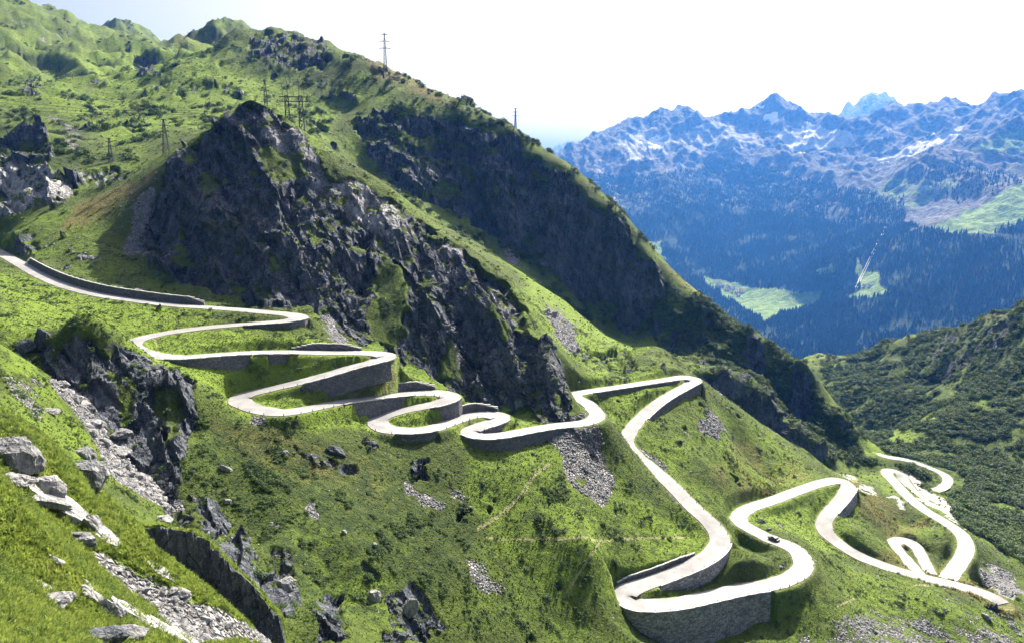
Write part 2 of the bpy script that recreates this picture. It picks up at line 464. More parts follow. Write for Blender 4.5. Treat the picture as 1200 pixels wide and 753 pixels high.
ROADS['low'] = [(1106, 683, -160.2), (1120, 665, None), (1130, 649, -163.5), (1132, 637, None), (1125, 624, -168), (1105, 610, None), (1085, 598, -175), (1068, 585, None), (1055, 572, -182), (1045, 561, None), (1039, 554, -187.0),
    (1044, 551, -188.5), (1054, 555, None), (1062, 566, -192), (1073, 579, None), (1088, 588, -195)]
ROADS['valley'] = [(1027, 531, -204), (1040, 535, None), (1060, 538, None), (1085, 546, None), (1105, 555, -213.5), (1111, 562, None), (1104, 571, None), (1088, 576, -216)]
WIDTH = {'main': 5.6, 'loop': 4.8, 'low': 6.4, 'valley': 6.2}

def road_world(pts):
    pts = [list(p) for p in pts]
    s = [0.0]
    for a, b in zip(pts, pts[1:]): s.append(s[-1] + math.hypot(b[0] - a[0], (b[1] - a[1]) * 2.2))
    known = [(s[i], p[2]) for i, p in enumerate(pts) if p[2] is not None]
    return [atz(p[0], p[1], float(np.interp(s[i], [k[0] for k in known], [k[1] for k in known]))) for i, p in enumerate(pts)]
def spline(P, step=0.8):
    P = np.array(P, float)
    # centripetal Catmull-Rom
    ext = np.vstack([2 * P[0] - P[1], P, 2 * P[-1] - P[-2]])
    out = []
    for i in range(1, len(ext) - 2):
        p0, p1, p2, p3 = ext[i - 1], ext[i], ext[i + 1], ext[i + 2]
        t0 = 0; t1 = t0 + np.linalg.norm(p1 - p0) ** .5; t2 = t1 + np.linalg.norm(p2 - p1) ** .5; t3 = t2 + np.linalg.norm(p3 - p2) ** .5
        for t in np.linspace(t1, t2, 12, endpoint=False):
            A1 = (t1 - t) / (t1 - t0) * p0 + (t - t0) / (t1 - t0) * p1; A2 = (t2 - t) / (t2 - t1) * p1 + (t - t1) / (t2 - t1) * p2
            A3 = (t3 - t) / (t3 - t2) * p2 + (t - t2) / (t3 - t2) * p3
            B1 = (t2 - t) / (t2 - t0) * A1 + (t - t0) / (t2 - t0) * A2; B2 = (t3 - t) / (t3 - t1) * A2 + (t - t1) / (t3 - t1) * A3
            out.append((t2 - t) / (t2 - t1) * B1 + (t - t1) / (t2 - t1) * B2)
    out.append(P[-1]); out = np.array(out)
    L = np.concatenate([[0], np.cumsum(np.linalg.norm(np.diff(out, axis=0), axis=1))])
    n = max(4, int(L[-1] / step))
    q = np.linspace(0, L[-1], n)
    o = np.stack([np.interp(q, L, out[:, k]) for k in range(3)], 1)
    k = np.array([1, 2, 3, 2, 1.0]); k /= k.sum()
    for _ in range(3):
        pad = np.vstack([o[:1], o[:1], o, o[-1:], o[-1:]])
        o = np.stack([np.convolve(pad[:, c], k, 'valid') for c in range(3)], 1)
    return o
ctrl = {k: road_world(v) for k, v in ROADS.items()}
main_all = ctrl['main'] + _hz + ctrl['main2']
tracks = {'main': spline(main_all), 'loop': spline(ctrl['loop']), 'low': spline(ctrl['low']), 'valley': spline(ctrl['valley'])}
class Track: pass
TR = {}
for k, P in tracks.items():
    t = Track(); t.P = P
    d = np.gradient(P[:, :2], axis=0); d /= np.linalg.norm(d, axis=1)[:, None] + 1e-9
    t.T = d; t.N = np.stack([-d[:, 1], d[:, 0]], 1)          # N points to the left of travel
    u, v = project(P[:, 0], P[:, 1], P[:, 2]); t.uv = np.stack([u, v], 1)
    w = np.full(len(P), WIDTH.get(k, 7.0))
    if k == 'main':
        w = np.interp(t.P[:, 2], [-110, -90, -60], [6.0, 5.6, 5.6])
    # hairpins are wider
    ang = np.arctan2(d[:, 1], d[:, 0]); da = np.abs(np.gradient(np.unwrap(ang)))
    da = np.convolve(np.pad(da, 8, 'edge'), np.ones(17) / 17, 'valid')
    t.w = w + np.clip(da * 9.0, 0, 1.5)
    t.drop = np.zeros((len(P), 2))                           # extra step down (+) or up (-) beside the left / right edge
    TR[k] = t

def seg(track, a, b, lo=0):
    """sample indices of a stretch of road between two photo points"""
    t = TR[track]
    ia = int(np.argmin(((t.uv - np.array(a)) ** 2).sum(1)))
    m = ((t.uv - np.array(b)) ** 2).sum(1)
    ib = int(np.argmin(m))
    return (ia, ib) if ia < ib else (ib, ia)
def side_of(t, i, dx, dy):
    p = t.P[i]
    q = p.copy(); q[:2] += t.N[i] * 2
    u, v = project(q[0], q[1], q[2])
    return 0 if (u - t.uv[i, 0]) * dx + (v - t.uv[i, 1]) * dy > 0 else 1
# retaining walls: track, from, to, side on the photo, height, uphill?, rubble?, label
WALLS = [
    ('main', (349, 374), (286, 380.5), (0, 1), 4.4, 0, 0, 'grey stone retaining wall under the topmost hairpin at the foot of the dark cliff'),
    ('main', (196, 418), (292, 413.5), (0, 1), 3.4, 0, 0, 'long grey retaining wall under the second road leg, left of the grassy banks'),
    ('main', (296, 413), (352, 412.5), (0, 1), 1.6, 0, 0, 'low continuation of the retaining wall under the second road leg'),
    ('main', (342, 412.5), (424, 413.5), (0, -1), 2.0, 1, 0, 'thin dark wall above the second road leg beneath a stony gully'),
    ('main', (447, 421), (352, 447.5), (0, 1), 2.6, 0, 0, 'tapering grey retaining wall below the hairpin nearest the cliff foot'),
    ('main', (432, 466), (512, 460.2), (0, -1), 2.8, 1, 0, 'arched dark wall on the uphill side of the third hairpin'),
    ('main', (396, 472), (480, 461.5), (0, 1), 2.0, 0, 0, 'short dark wall below the road just left of the third hairpin'),
    ('main', (528, 467), (500, 475), (0, 1), 2.2, 0, 0, 'curved grey wall wrapping the outside of the third hairpin'),
    ('main', (466, 504), (508, 501), (0, 1), 3.4, 0, 0, 'dark block of wall under the leftward loop of the middle hairpins'),
    ('main', (534, 492), (582, 486), (0, -1), 2.6, 1, 0, 'arched dark wall on the uphill side of the fourth hairpin'),
    ('main', (586, 491), (560, 500), (0, 1), 2.0, 0, 0, 'low wall between the two legs of the fourth hairpin'),
    ('main', (552, 507), (668, 497.5), (0, 1), 5.6, 0, 0, 'tall dark retaining wall with pale coping under the last leg before the rock corner'),
    ('main', (690, 459), (792, 443.5), (0, 1), 3.8, 0, 0, 'long thin wall under the road leg leading to the right-hand hairpin'),
    ('main', (813, 447), (752, 490), (1, 1), 5.0, 0, 0, 'grey wall on the outside of the right-hand hairpin above the meadow'),
    ('main', (845, 634), (766, 680), (0, 1), 4.6, 0, 1, 'rubble wall between the two legs of the lower left hairpin'),
    ('main', (728, 700), (897, 685.5), (0, 1), 12.5, 0, 1, 'large curved rubble stone wall under the lowest left hairpin'),
    ('main', (826, 656), (734, 692), (0, -1), 1.3, 1, 0, 'low dark kerb wall on the uphill edge of the lower left hairpin'),
    ('main', (994, 571), (973, 600), (1, 0), 6.5, 0, 1, 'steep pale rubble wall on the right of the eastern hairpin'),
    ('main', (22, 309), (238, 360), (0, -1), 2.6, 1, 0, 'long dark wall along the uphill edge of the highest road leg'),
    ('valley', (1107, 569), (1086, 576.5), (0, 1), 5.0, 0, 0, 'dark bridge wall carrying the valley road over the stream'),
]
for W in WALLS:
    t = TR[W[0]]; a, b = seg(W[0], W[1], W[2])
    for i in range(a, b + 1):
        s = side_of(t, i, *W[3])
        f = min(1.0, (i - a) / 18.0 + 0.12, (b - i) / 18.0 + 0.12)
        t.drop[i, s] = W[4] * f * (-1 if W[5] else (0.7 if W[6] else 0.42))

# ------------------------------------------------------------------ near terrain: surveyed points (px, py, horizontal distance)
SURV = """
20 350 300;0 330 330;0 360 262;60 370 262;100 360 280;60 395 232;0 400 200;0 470 168;60 520 152;100 560 150;15 540 108;0 440 182;60 440 200
0 560 76;0 640 55;0 700 44;0 750 36;60 750 42;100 750 47;180 750 56;250 750 66;60 600 76;60 680 56;150 640 83;120 600 90;130 690 62;200 720 69;300 745 80;200 664 80
140 612 98;240 712 95;205 694 95.5;172 676 96;280 735 92;150 655 90;185 700 84
110 375 222;80 385 222;160 408 236;210 448 214;185 432 222;110 478 206;75 455 213;40 430 226;30 395 236;185 568 184;150 528 194;205 520 196;222 500 206;200 598 174;330 700 146;300 668 152;280 640 166;240 560 188;250 500 206
300 560 188;330 640 163;420 640 168;390 690 158;400 740 132;460 745 148;520 740 158;560 700 170;560 600 195;480 560 200;700 640 206;640 560 212;660 600 206;740 745 200;660 740 178;620 660 186;640 530 222;700 540 238;680 520 246
900 745 227;1000 700 276;1000 745 246;1100 745 284;1190 745 314;1100 705 300;820 745 214;900 710 238;860 650 268;800 620 250;880 640 285;900 612 300;930 600 325;900 560 350;820 540 288;860 520 346;790 500 298
822 456 344;860 478 366;900 500 385;940 525 403;966 544 410;830 480 327;1000 620 335;1040 640 345;1010 590 372;1060 620 375;1100 640 386;1110 642 391;1105 664 365;1062 616 412;1030 580 420;1010 560 440;1160 690 372;1140 625 440;1125 602 470;1195 722 350;1150 660 390
165 292 392;200 328 345;182 312 365;240 343 322;300 358 306;350 362 288;400 376 282;430 398 279;470 424 276;505 444 274;535 460 275;565 472 272;600 485 268;640 486 262;672 488 259
195 192 432;240 156 416;290 119 402;340 146 386;400 186 374;450 216 364;500 256 352;550 290 340;600 332 328;640 396 306;670 448 282;660 420 292
300 240 346;300 180 372;250 240 362;215 262 378;250 190 392;350 190 364;350 290 318;420 295 316;420 350 293;380 240 344;470 330 306;520 360 296;470 270 330;560 420 283;600 420 283;580 360 302;640 450 272;510 300 322
430 302 324;427 340 305;545 385 300;547 430 286
640 362 400;600 312 470;560 286 520;620 332 500;660 352 480;700 402 400;700 412 360;690 432 328;750 420 345;770 406 370;720 425 350;640 380 345
430 205 640;520 242 640;580 276 640;640 312 625;690 352 632;740 390 618;790 412 590;850 433 518;912 481 512;962 522 518
470 136 692;420 150 680;540 140 700;600 172 692;640 210 676;680 262 657;720 312 648;780 352 634;840 397 618;890 442 597;940 492 580;985 522 566
540 127 708;600 155 698;660 195 680;690 245 662;720 270 655;760 305 648;820 350 634;880 385 614;940 425 600;985 485 580;1020 532 575;490 100 745;440 66 805;405 60 850;370 46 900;335 40 940;300 33 980
450 170 660;380 165 640;400 130 725;350 100 765;300 70 862;300 100 800;240 62 1000;280 20 1400;240 40 1350;205 43 1300;190 42 1350;150 25 2100;170 32 2100;130 30 2050;110 41 1950;60 14 1700;90 30 1800;30 2 1600;0 -4 1500;100 62 1450;150 62 1450;205 55 1250;170 76 1080;100 102 1000;50 82 1180;0 100 990;0 40 1300;40 40 1350
0 142 700;50 130 730;100 150 680;130 120 800;140 166 610;200 110 770;250 92 790;200 150 610;150 200 520;60 185 560;30 152 600;5 155 600;30 184 582;0 186 572;50 214 492;92 232 478;0 240 492;30 262 450;0 284 440;100 246 440;150 216 452;60 286 408;130 290 385;170 270 402;20 180 565;90 200 520
955 425 1150;985 415 1100;1020 405 1060;1060 396 1020;1100 390 980;1120 385 960;1160 378 920;1200 354 860;1260 330 840
1020 430 1000;1000 450 900;1050 460 830;1100 450 860;1150 430 810;1200 420 770;1015 520 625;1080 540 595;1125 560 572;1140 600 490;1190 660 412;1200 690 388;1100 490 690;1060 500 690;1200 600 520;1200 500 660;1150 520 640;1150 570 560;1260 560 600;1260 660 440
"""
CPTS = []
for tok in SURV.replace('\n', ';').split(';'):
    tok = tok.split()
    if len(tok) == 3:
        a, b, c = map(float, tok)
        q = min(max((b - 520) / 110, 0), 1) * min(max((a - 630) / 110, 0), 1) * (1 - min(max((c - 370) / 80, 0), 1))
        CPTS.append(at(a, b, c * (1 - 0.095 * q)))
# ground the eye does not see: under the eye, behind crests, gorge floors
CPTS += [(0, 0, -9), (-12, 10, -9), (20, 0, -20), (40, 20, -48), (-40, 0, -2), (0, 40, -45), (30, 80, -92), (-20, 90, -84), (60, 130, -128), (120, 120, -150), (120, 170, -148), (-60, 0, 3), (-20, 70, -66), (200, 150, -175), (250, 200, -185)]
CPTS += [hid(-40, 60, -22), hid(-100, 120, -26), hid(-120, 300, -20), hid(-120, 500, 10), hid(-150, 900, 120), hid(-200, 1500, 330), hid(-100, 200, -30)]
CPTS += [hid(170, 126, -72), hid(230, 124, -78), hid(290, 120, -84), hid(330, 116, -92), hid(380, 118, -104), hid(450, 130, -112), hid(240, 112, -65), hid(300, 110, -73)]
CPTS += [hid(880, 440, -170), hid(940, 460, -186), hid(830, 430, -142), hid(985, 490, -200), hid(1010, 530, -208)]
CPTS += [hid(868, 500, -182), hid(905, 496, -196), hid(935, 500, -206), hid(960, 506, -212), hid(845, 500, -172)]
CPTS += [hid(240, 470, 14), hid(290, 455, 24), hid(340, 440, 14), hid(400, 430, -8), hid(450, 420, -22), hid(500, 420, -40), hid(550, 410, -52), hid(600, 380, -64), hid(300, 560, 22), hid(360, 540, 10)]
CPTS += [hid(1176, 338, -182), hid(1100, 336, -180), hid(1060, 348, -174)]
for px, d, z in ((500, 1000, 20), (600, 900, -60), (700, 850, -150), (820, 830, -230), (900, 830, -290), (985, 740, -300), (600, 1400, -300), (750, 1300, -420), (900, 1300, -480), (980, 1500, -500),
                 (1050, 1400, -420), (1120, 1300, -330), (1200, 1150, -260), (1260, 1150, -240), (1200, 1700, -560), (1050, 2000, -760), (800, 2000, -800), (600, 2200, -700), (450, 1500, -60), (450, 2200, -400), (300, 1800, 120), (300, 2600, -100),
                 (1000, 2600, -880), (1200, 2600, -820), (60, 2300, 200), (150, 2600, 250), (0, 2000, 250), (-100, 2200, 260), (1300, 900, -130), (1300, 400, -180)):
    CPTS.append(hid(px, d, z))
for t in TR.values():
    for i in range(0, len(t.P), 13):
        CPTS.append(tuple(t.P[i]))
fit = rbf_fit(CPTS, 4.0)

NA = 880
AZ = np.linspace(R(-44), R(43), NA)
RR = np.concatenate([np.arange(16, 120, 0.5), np.arange(120, 318, 0.5), np.arange(318, 450, 0.9), np.arange(450, 720, 1.9), np.arange(720, 1000, 4.5), np.geomspace(1000, 2700, 80)])
NR = len(RR)
rg, ag = np.meshgrid(RR, AZ, indexing='ij')
X = (rg * np.sin(ag)).astype(np.float32); Y = (rg * np.cos(ag)).astype(np.float32)
Z = rbf_eval(fit, X, Y)
Zb = Z.copy()
# broad and fine undulation of the turf, growing with distance
Zz = np.zeros_like(X)
far = sstep(600, 1300, rg)
Z = Z + fbm(X / 46, Y / 46, Zz, 4) * (2.4 + 22 * far) * sstep(20, 90, rg)
Z = Z + ridged(X / 150, Y / 150, Zz + 3, 4) * 26 * far - 10 * far
Z = Z + fbm(X / 9, Y / 9, Zz + 9, 3) * 0.85 * sstep(20, 60, rg)
# the steep block of rock standing on the rim of the gorge: sheer towards the near gully, sloping away behind
BLK = [at(156, 604, 104.5), at(178, 610, 103.4), at(200, 616, 102.6), at(235, 627, 101.2), at(270, 657, 100.2), at(300, 690, 99.2), at(322, 714, 98.6), at(334, 726, 98.2)]
ba = np.array([math.atan2(p[0], p[1]) for p in BLK]); bd = np.array([math.hypot(p[0], p[1]) for p in BLK]); bz = np.array([p[2] for p in BLK])
bdc = np.interp(ag, ba, bd) + fbm(X / 5, Y / 5, Zz + 13, 4) * 1.7; bzc = np.interp(ag, ba, bz) + fbm(X / 5, Y / 5, Zz + 14, 3) * 1.5
bin_ = sstep(ba[0] - .004, ba[0] + .035, ag) * (1 - sstep(ba[-1] - .006, ba[-1] + .004, ag))
beh = rg - bdc
ztop = bzc - np.where(beh > 0, beh * .55 + np.maximum(beh - 3, 0) * .5, 0)
BFACE = (bin_ > .3) & (beh > -1.7) & (beh < .15)
Z = np.where((beh > -1.5) & (bin_ > 0) & (rg < 135), np.maximum(Z, Z * (1 - bin_ * sstep(-1.5, -.1, beh)) + ztop * bin_ * sstep(-1.5, -.1, beh)), Z)
# gentle terracettes running downslope
U, V = project(X, Y, Z)
jit_u = fbm(X / 14, Y / 14, Z / 14, 4) * 26; jit_v = fbm(X / 14 + 40, Y / 14, Z / 14, 4) * 22
near_f = np.clip(300.0 / rg, 0.25, 1.2)
Uj, Vj = U + jit_u * near_f, V + jit_v * near_f
def mask(polys):
    m = np.zeros(X.shape, np.float32)
    for poly, lo, hi, val in polys:
        p = [tuple(map(float, a.split(','))) for a in poly.split()]
        k = inpoly(p, Uj, Vj) & (rg > lo) & (rg < hi)
        m[k] = np.maximum(m[k], val)
    return m
ROCK = mask([
    ('165,290 195,190 240,152 290,112 330,136 360,165 400,200 445,225 500,268 545,300 592,330 628,390 662,430 682,490 640,492 600,488 555,475 500,446 470,428 430,402 400,380 355,364 300,360 250,345 205,330 180,312', 250, 440, 0.95),
    ('412,150 440,130 500,135 540,140 600,168 650,200 690,255 712,292 745,335 760,372 735,392 690,356 640,316 580,280 520,246 455,212', 560, 900, 0.82),
    ('735,330 790,375 850,410 900,450 960,505 970,540 930,520 880,470 820,430 770,405', 480, 720, 0.55),
    ('290,44 340,38 378,46 388,72 345,82 300,68', 700, 1200, 0.8), ('420,60 440,58 445,72 430,76', 700, 1000, .6),
    ('28,388 75,380 112,372 165,412 218,448 228,505 212,560 195,600 150,535 100,468 60,430', 150, 245, 0.95),
    ('195,560 250,590 300,650 335,690 320,730 250,650 180,600', 112, 200, 0.9),
    ('372,690 402,690 410,753 378,753', 110, 200, .9), ('452,690 480,690 530,753 450,753', 100, 200, .9), ('320,640 345,640 350,720 330,720', 100, 200, .8),
    ('800,404 850,430 912,478 964,520 972,550 940,540 900,520 850,490 810,450', 425, 516, .95),
    ('0,152 40,150 62,172 60,186 0,190', 500, 640, .95), ('0,180 60,200 92,228 60,240 0,250', 440, 600, .9), ('70,205 130,195 150,205 120,218 80,222', 440, 600, .8),
    ('0,285 40,280 45,292 25,305 5,298', 390, 450, .7), ('155,68 182,66 184,86 160,90', 800, 1400, .95), ('20,95 45,90 50,110 25,112', 600, 1400, .7),
    ('640,230 690,262 700,260 690,240 665,205', 560, 720, .7),
    ('580,395 615,400 640,440 600,430', 250, 340, .6), ('1090,395 1125,388 1110,415 1085,420', 700, 1100, .7), ('640,415 735,405 745,435 700,440 660,440', 330, 400, .5),
    ('325,520 355,525 420,545 418,552 360,545', 180, 220, .8), ('425,512 445,512 445,528 428,528', 190, 230, .75), ('480,540 490,538 500,552 485,552', 190, 230, .8),
    ('90,620 160,640 240,720 300,753 120,753 160,730 210,735 150,690', 40, 100, .0),
])
SCREE = mask([
    ('44,420 75,438 108,474 150,522 192,562 210,600 178,598 140,560 96,500 62,458', 165, 235, 1.0),
    ('0,425 40,440 70,490 50,500 0,455', 140, 220, .42),
    ('640,505 700,500 722,540 715,590 690,560 650,545', 220, 290, .75), ('645,545 665,540 680,575 660,590', 215, 280, .8), ('665,562 708,562 712,590 680,590', 215, 280, .8),
    ('640,355 660,368 690,415 672,418 645,390', 330, 470, .8), ('740,515 765,530 812,585 800,590 765,556', 230, 330, .75), ('812,486 848,486 852,506 822,510', 290, 400, .9),
    ('580,272 605,282 608,312 592,310', 400, 660, .85), ('150,240 180,215 186,240 165,310 145,315', 380, 470, .75),
    ('95,640 130,650 200,690 260,720 330,745 330,760 230,753 150,700', 45, 98, .95), ('380,375 402,375 405,405 378,405', 255, 300, .9),
    ('640,480 690,492 715,500 700,520 660,510', 240, 275, .7), ('470,560 490,560 520,600 505,604', 190, 215, .8), ('520,560 540,570 560,605 545,605', 190, 215, .6),
    ('940,722 1010,712 1100,705 1200,735 1200,753 940,753', 200, 345, .38), ('1100,690 1170,700 1190,740 1100,720', 200, 345, .35), ('545,650 575,665 600,690 580,695 550,680', 160, 215, .6),
    ('980,712 1200,742 1200,760 980,760', 200, 345, .5), ('350,585 372,585 372,612 352,612', 150, 210, .8), ('440,530 480,535 480,545 440,545', 190, 225, .5),
    ('1165,660 1200,690 1200,710 1160,690 1150,660', 330, 420, .9), ('1110,592 1130,595 1136,618 1125,618', 440, 520, .9), ('0,200 60,200 95,232 60,238 0,246', 440, 560, .5),
    ('70,690 0,705 0,753 70,753', 30, 60, .35), ('60,150 75,155 108,185 100,190 80,172', 560, 800, .7), ('45,130 60,130 110,165 105,172 70,150', 560, 800, .6),
    ('520,365 548,380 550,420 540,440', 280, 330, .8), ('420,330 432,330 425,380 415,382', 270, 330, .6), ('400,200 430,220 480,262 450,260', 340, 380, .45),
])
LUSH = mask([
    ('0,560 60,570 120,600 160,640 260,700 300,753 0,753', 20, 104, .75), ('0,320 150,350 280,365 180,395 60,380 0,400', 200, 440, .7), ('150,380 450,410 460,440 270,465 540,460 600,490 680,500 560,520 300,490 160,420', 190, 290, .95),
    ('600,300 660,350 760,410 690,440 640,390', 320, 600, .85), ('680,440 820,440 740,515', 260, 350, .8), ('740,500 830,470 960,550 860,610 800,600', 240, 420, .55), ('1012,520 1060,500 1102,478 1100,492 1060,520 1020,535', 560, 800, 1.3),
    ('100,60 250,60 400,130 380,160 200,150 130,170', 560, 1500, .75), ('400,80 560,140 420,150', 600, 900, .6), ('0,60 100,60 130,150 0,150', 600, 1500, .55), ('540,510 700,520 830,640 720,700 640,700 560,610', 180, 270, .62),
    ('860,600 1000,560 1000,650 900,640', 270, 400, .7), ('720,690 945,680 1170,710 1200,753 720,753', 190, 345, .62), ('430,415 470,430 520,460 450,465', 230, 280, 1.0),
    ('0,400 60,460 130,560 0,560', 100, 220, .6), ('0,240 60,250 100,240 60,300 0,290', 380, 470, .6), ('100,235 195,190 170,290 60,300', 380, 450, .45),
    ('230,490 330,490 560,520 560,620 560,700 400,640 300,560', 150, 225, .22), ('1100,600 1200,560 1200,660', 350, 600, .7),
], )
DRY = mask([
    ('100,235 195,190 180,215 120,260 40,290', 380, 460, .75), ('860,510 960,550 880,600 820,560', 280, 420, .45), ('430,60 500,100 560,140 480,110 420,80', 700, 900, .7), ('1040,640 1200,700 1200,735 1000,690', 290, 360, .55),
    ('960,655 1010,665 1045,690 1035,695 1000,682', 280, 340, 1.4), ('1000,560 1100,620 1040,640 990,610', 330, 430, .5), ('0,660 60,640 90,700 0,720', 30, 80, .75), ('230,490 420,520 500,600 300,560', 180, 220, .45),
    ('205,40 240,35 250,55 200,62', 900, 1400, .7), ('990,395 1200,352 1200,368 1000,412', 850, 1200, .6), ('720,265 880,385 990,490 870,395', 620, 680, .7), ('130,100 160,120 200,110 150,150', 600, 900, .4),
])
SHRUB = mask([
    ('960,425 1060,398 1200,356 1200,753 1130,620 1110,575 1060,540 1020,530', 400, 1150, .8), ('760,310 820,350 880,388 950,440 1000,510 1030,545 960,530 880,450 800,405 740,385 700,320', 480, 680, .8), ('420,140 560,150 690,350 560,270', 600, 720, .5),
    ('600,320 660,350 700,390 640,360', 560, 640, .7), ('430,300 520,330 540,420 480,430 440,380', 270, 330, .6), ('230,500 420,520 560,620 480,740 350,700 280,600', 130, 215, .7), ('640,560 720,600 800,640 700,690 620,640', 180, 240, .35),
    ('440,415 470,430 500,470 440,450', 225, 262, .4), ('500,210 560,260 610,300 570,290 510,240', 340, 620, .8), ('60,360 210,440 240,520 130,400', 190, 240, .5), ('1050,535 1110,560 1080,575', 500, 600, .9),
])
LUSH[(SHRUB > 0) & inpoly([(1012, 520), (1060, 500), (1102, 478), (1100, 492), (1060, 520), (1020, 535)], Uj, Vj)] = 1.4
SHRUB[inpoly([(1012, 520), (1060, 500), (1102, 478), (1100, 492), (1060, 520), (1020, 535)], Uj, Vj)] = 0
PALE = mask([('0,180 60,200 92,228 60,240 0,250', 440, 600, .9), ('300,130 420,200 480,262 600,332 560,330 470,285 390,235 330,190', 330, 400, .5), ('400,195 470,250 440,270 390,215', 330, 400, .75), ('90,200 150,200 120,215', 440, 600, .8), ('0,60 60,60 50,20 0,10', 900, 2000, .5),
             ('560,320 600,345 610,400 570,360', 300, 340, .4)])
def soften(m, n):
    m = m.astype(np.float32).copy()
    for _ in range(n):
        m[1:-1] = (m[:-2] + 2 * m[1:-1] + m[2:]) / 4
        m[:, 1:-1] = (m[:, :-2] + 2 * m[:, 1:-1] + m[:, 2:]) / 4
    return m
LUSH = soften(np.where(LUSH > 0, LUSH, 0.4), 22); SHRUB = soften(SHRUB, 10); DRY = soften(DRY, 16); PALE = soften(PALE, 6); SCREE = soften(SCREE, 9)
ROCK = np.maximum(ROCK, soften(BFACE.astype(np.float32), 1))
# grassy clefts and ledges inside the crags
GRASSY = soften(mask([('446,298 482,330 474,384 452,430 424,404 440,350', 280, 345, 1.0), ('300,176 350,176 372,205 320,212', 350, 430, .8), ('372,176 412,190 420,214 380,204', 340, 400, .8), ('520,390 548,404 540,448 515,440', 270, 310, .8), ('566,330 590,352 600,400 575,390', 280, 340, .7),
    ('26,372 112,366 158,396 110,404 66,408 36,404', 195, 245, .9), ('118,425 160,446 156,500 130,470', 185, 235, .7),
    ('520,170 560,190 600,240 560,230', 600, 760, .8), ('470,150 520,160 500,190 460,180', 600, 760, .7), ('640,250 690,300 720,350 680,330', 560, 720, .9), ('230,200 262,190 258,230 236,240', 350, 430, .5), ('180,452 212,460 205,520 184,500', 180, 240, .8), ('110,384 150,400 140,430 112,410', 190, 240, .7)]), 3)
GRASSY = np.maximum(GRASSY, sstep(.04, .26, fbm(X / 24, Y / 24, Z / 16, 4)) * .8 * sstep(540, 600, rg) * (1 - sstep(760, 820, rg)))
ROCK = ROCK * (1 - .75 * GRASSY)
SHRUB = np.maximum(SHRUB, GRASSY * .7 * sstep(540, 600, rg))
# foot paths and farm tracks
PATH = np.zeros_like(X)
Uw, Vw = U + jit_u * .28, V + jit_v * .28
for pl, w, lo, hi in (([(555, 622), (580, 605), (605, 585), (625, 560), (640, 545)], 2.6, 180, 260), ([(570, 630), (640, 631), (720, 632), (800, 630)], 1.8, 180, 270), ([(702, 635), (690, 655), (676, 675), (664, 695)], 2.0, 180, 240),
                      ([(1100, 685), (1040, 690)], 1.5, 280, 340), ([(1032, 630), (1034, 640), (1028, 648), (1010, 650)], 1.6, 320, 400), ([(1000, 700), (960, 720), (930, 726)], 1.6, 230, 300), ([(190, 420), (180, 400), (205, 390)], 1.0, 230, 262), ([(963, 532), (985, 549), (1002, 562)], 4.0, 374, 440)):
    a = np.array(pl, float)
    for (x1, y1), (x2, y2) in zip(a, a[1:]):
        L2 = (x2 - x1) ** 2 + (y2 - y1) ** 2
        tt = np.clip(((Uw - x1) * (x2 - x1) + (Vw - y1) * (y2 - y1)) / L2, 0, 1)
        dd = np.hypot(Uw - x1 - tt * (x2 - x1), Vw - y1 - tt * (y2 - y1))
        PATH = np.maximum(PATH, np.where((rg > lo) & (rg < hi), 1 - sstep(w * .5, w * 1.3, dd), 0))
# normals of the smooth ground
def normals(X, Y, Z):
    P = np.stack([X, Y, Z], -1)
    dr = np.gradient(P, axis=0); da = np.gradient(P, axis=1)
    n = np.cross(da, dr); n /= np.linalg.norm(n, axis=-1)[..., None] + 1e-9
    n[n[..., 2] < 0] *= -1
    return n.astype(np.float32)
Nn = normals(X, Y, Z)
slope = np.degrees(np.arccos(np.clip(Nn[..., 2], 0, 1)))
ROCK = np.maximum(ROCK, sstep(48, 62, slope) * 0.7 * (SCREE < .3) * sstep(430, 520, rg))
# scattered outcrops on the higher hills
out = ridged(X / 60, Y / 60, Zz + 2, 4)
ROCK = np.maximum(ROCK, sstep(0.60, 0.74, out) * 0.62 * sstep(450, 700, rg) * (Uj < 560))
SHRUB = np.maximum(SHRUB, sstep(.08, .34, fbm(X / 42, Y / 42, Zz + 61, 4)) * .75 * sstep(420, 560, rg) * (Uj < 600))
out2 = fbm(X / 11, Y / 11, Zz + 5, 4)
ROCK = np.maximum(ROCK, sstep(0.30, 0.42, out2) * 0.65 * (rg > 120) * (rg < 420) * (LUSH < .9))
SCREE = np.maximum(SCREE, sstep(0.30, 0.45, fbm(X / 16 + 9, Y / 16, Zz + 8, 4)) * 0.55 * (rg > 110) * (rg < 420) * (LUSH < .9))

# roads cut into the slope
minS = np.full(X.shape, 1e6, np.float32); rzv = np.zeros_like(X); hwv = np.zeros_like(X); drp = np.zeros_like(X)
for t in TR.values():
    gz = np.gradient(t.P[:, 2]) / (np.linalg.norm(np.gradient(t.P[:, :2], axis=0), axis=1) + 1e-6)
    for i in range(0, len(t.P)):
        px_, py_, pz_ = t.P[i]
        d = math.hypot(px_, py_); a = math.atan2(px_, py_); Rr = 17.0
        r0, r1 = np.searchsorted(RR, d - Rr), np.searchsorted(RR, d + Rr)
        a0, a1 = np.searchsorted(AZ, a - Rr / d), np.searchsorted(AZ, a + Rr / d)
        if r1 <= r0 or a1 <= a0: continue
        sl = (slice(r0, r1), slice(a0, a1))
        ex, ey = X[sl] - px_, Y[sl] - py_
        s = np.hypot(ex, ey)
        m = s < minS[sl]
        if not m.any(): continue
        sd = ex * t.N[i, 0] + ey * t.N[i, 1]
        minS[sl][m] = s[m]; rzv[sl][m] = pz_ + gz[i] * np.clip(ex * t.T[i, 0] + ey * t.T[i, 1], -1, 1)[m]; hwv[sl][m] = t.w[i] / 2
        drp[sl][m] = np.where(sd > 0, t.drop[i, 0], t.drop[i, 1])[m]
edge = minS - hwv
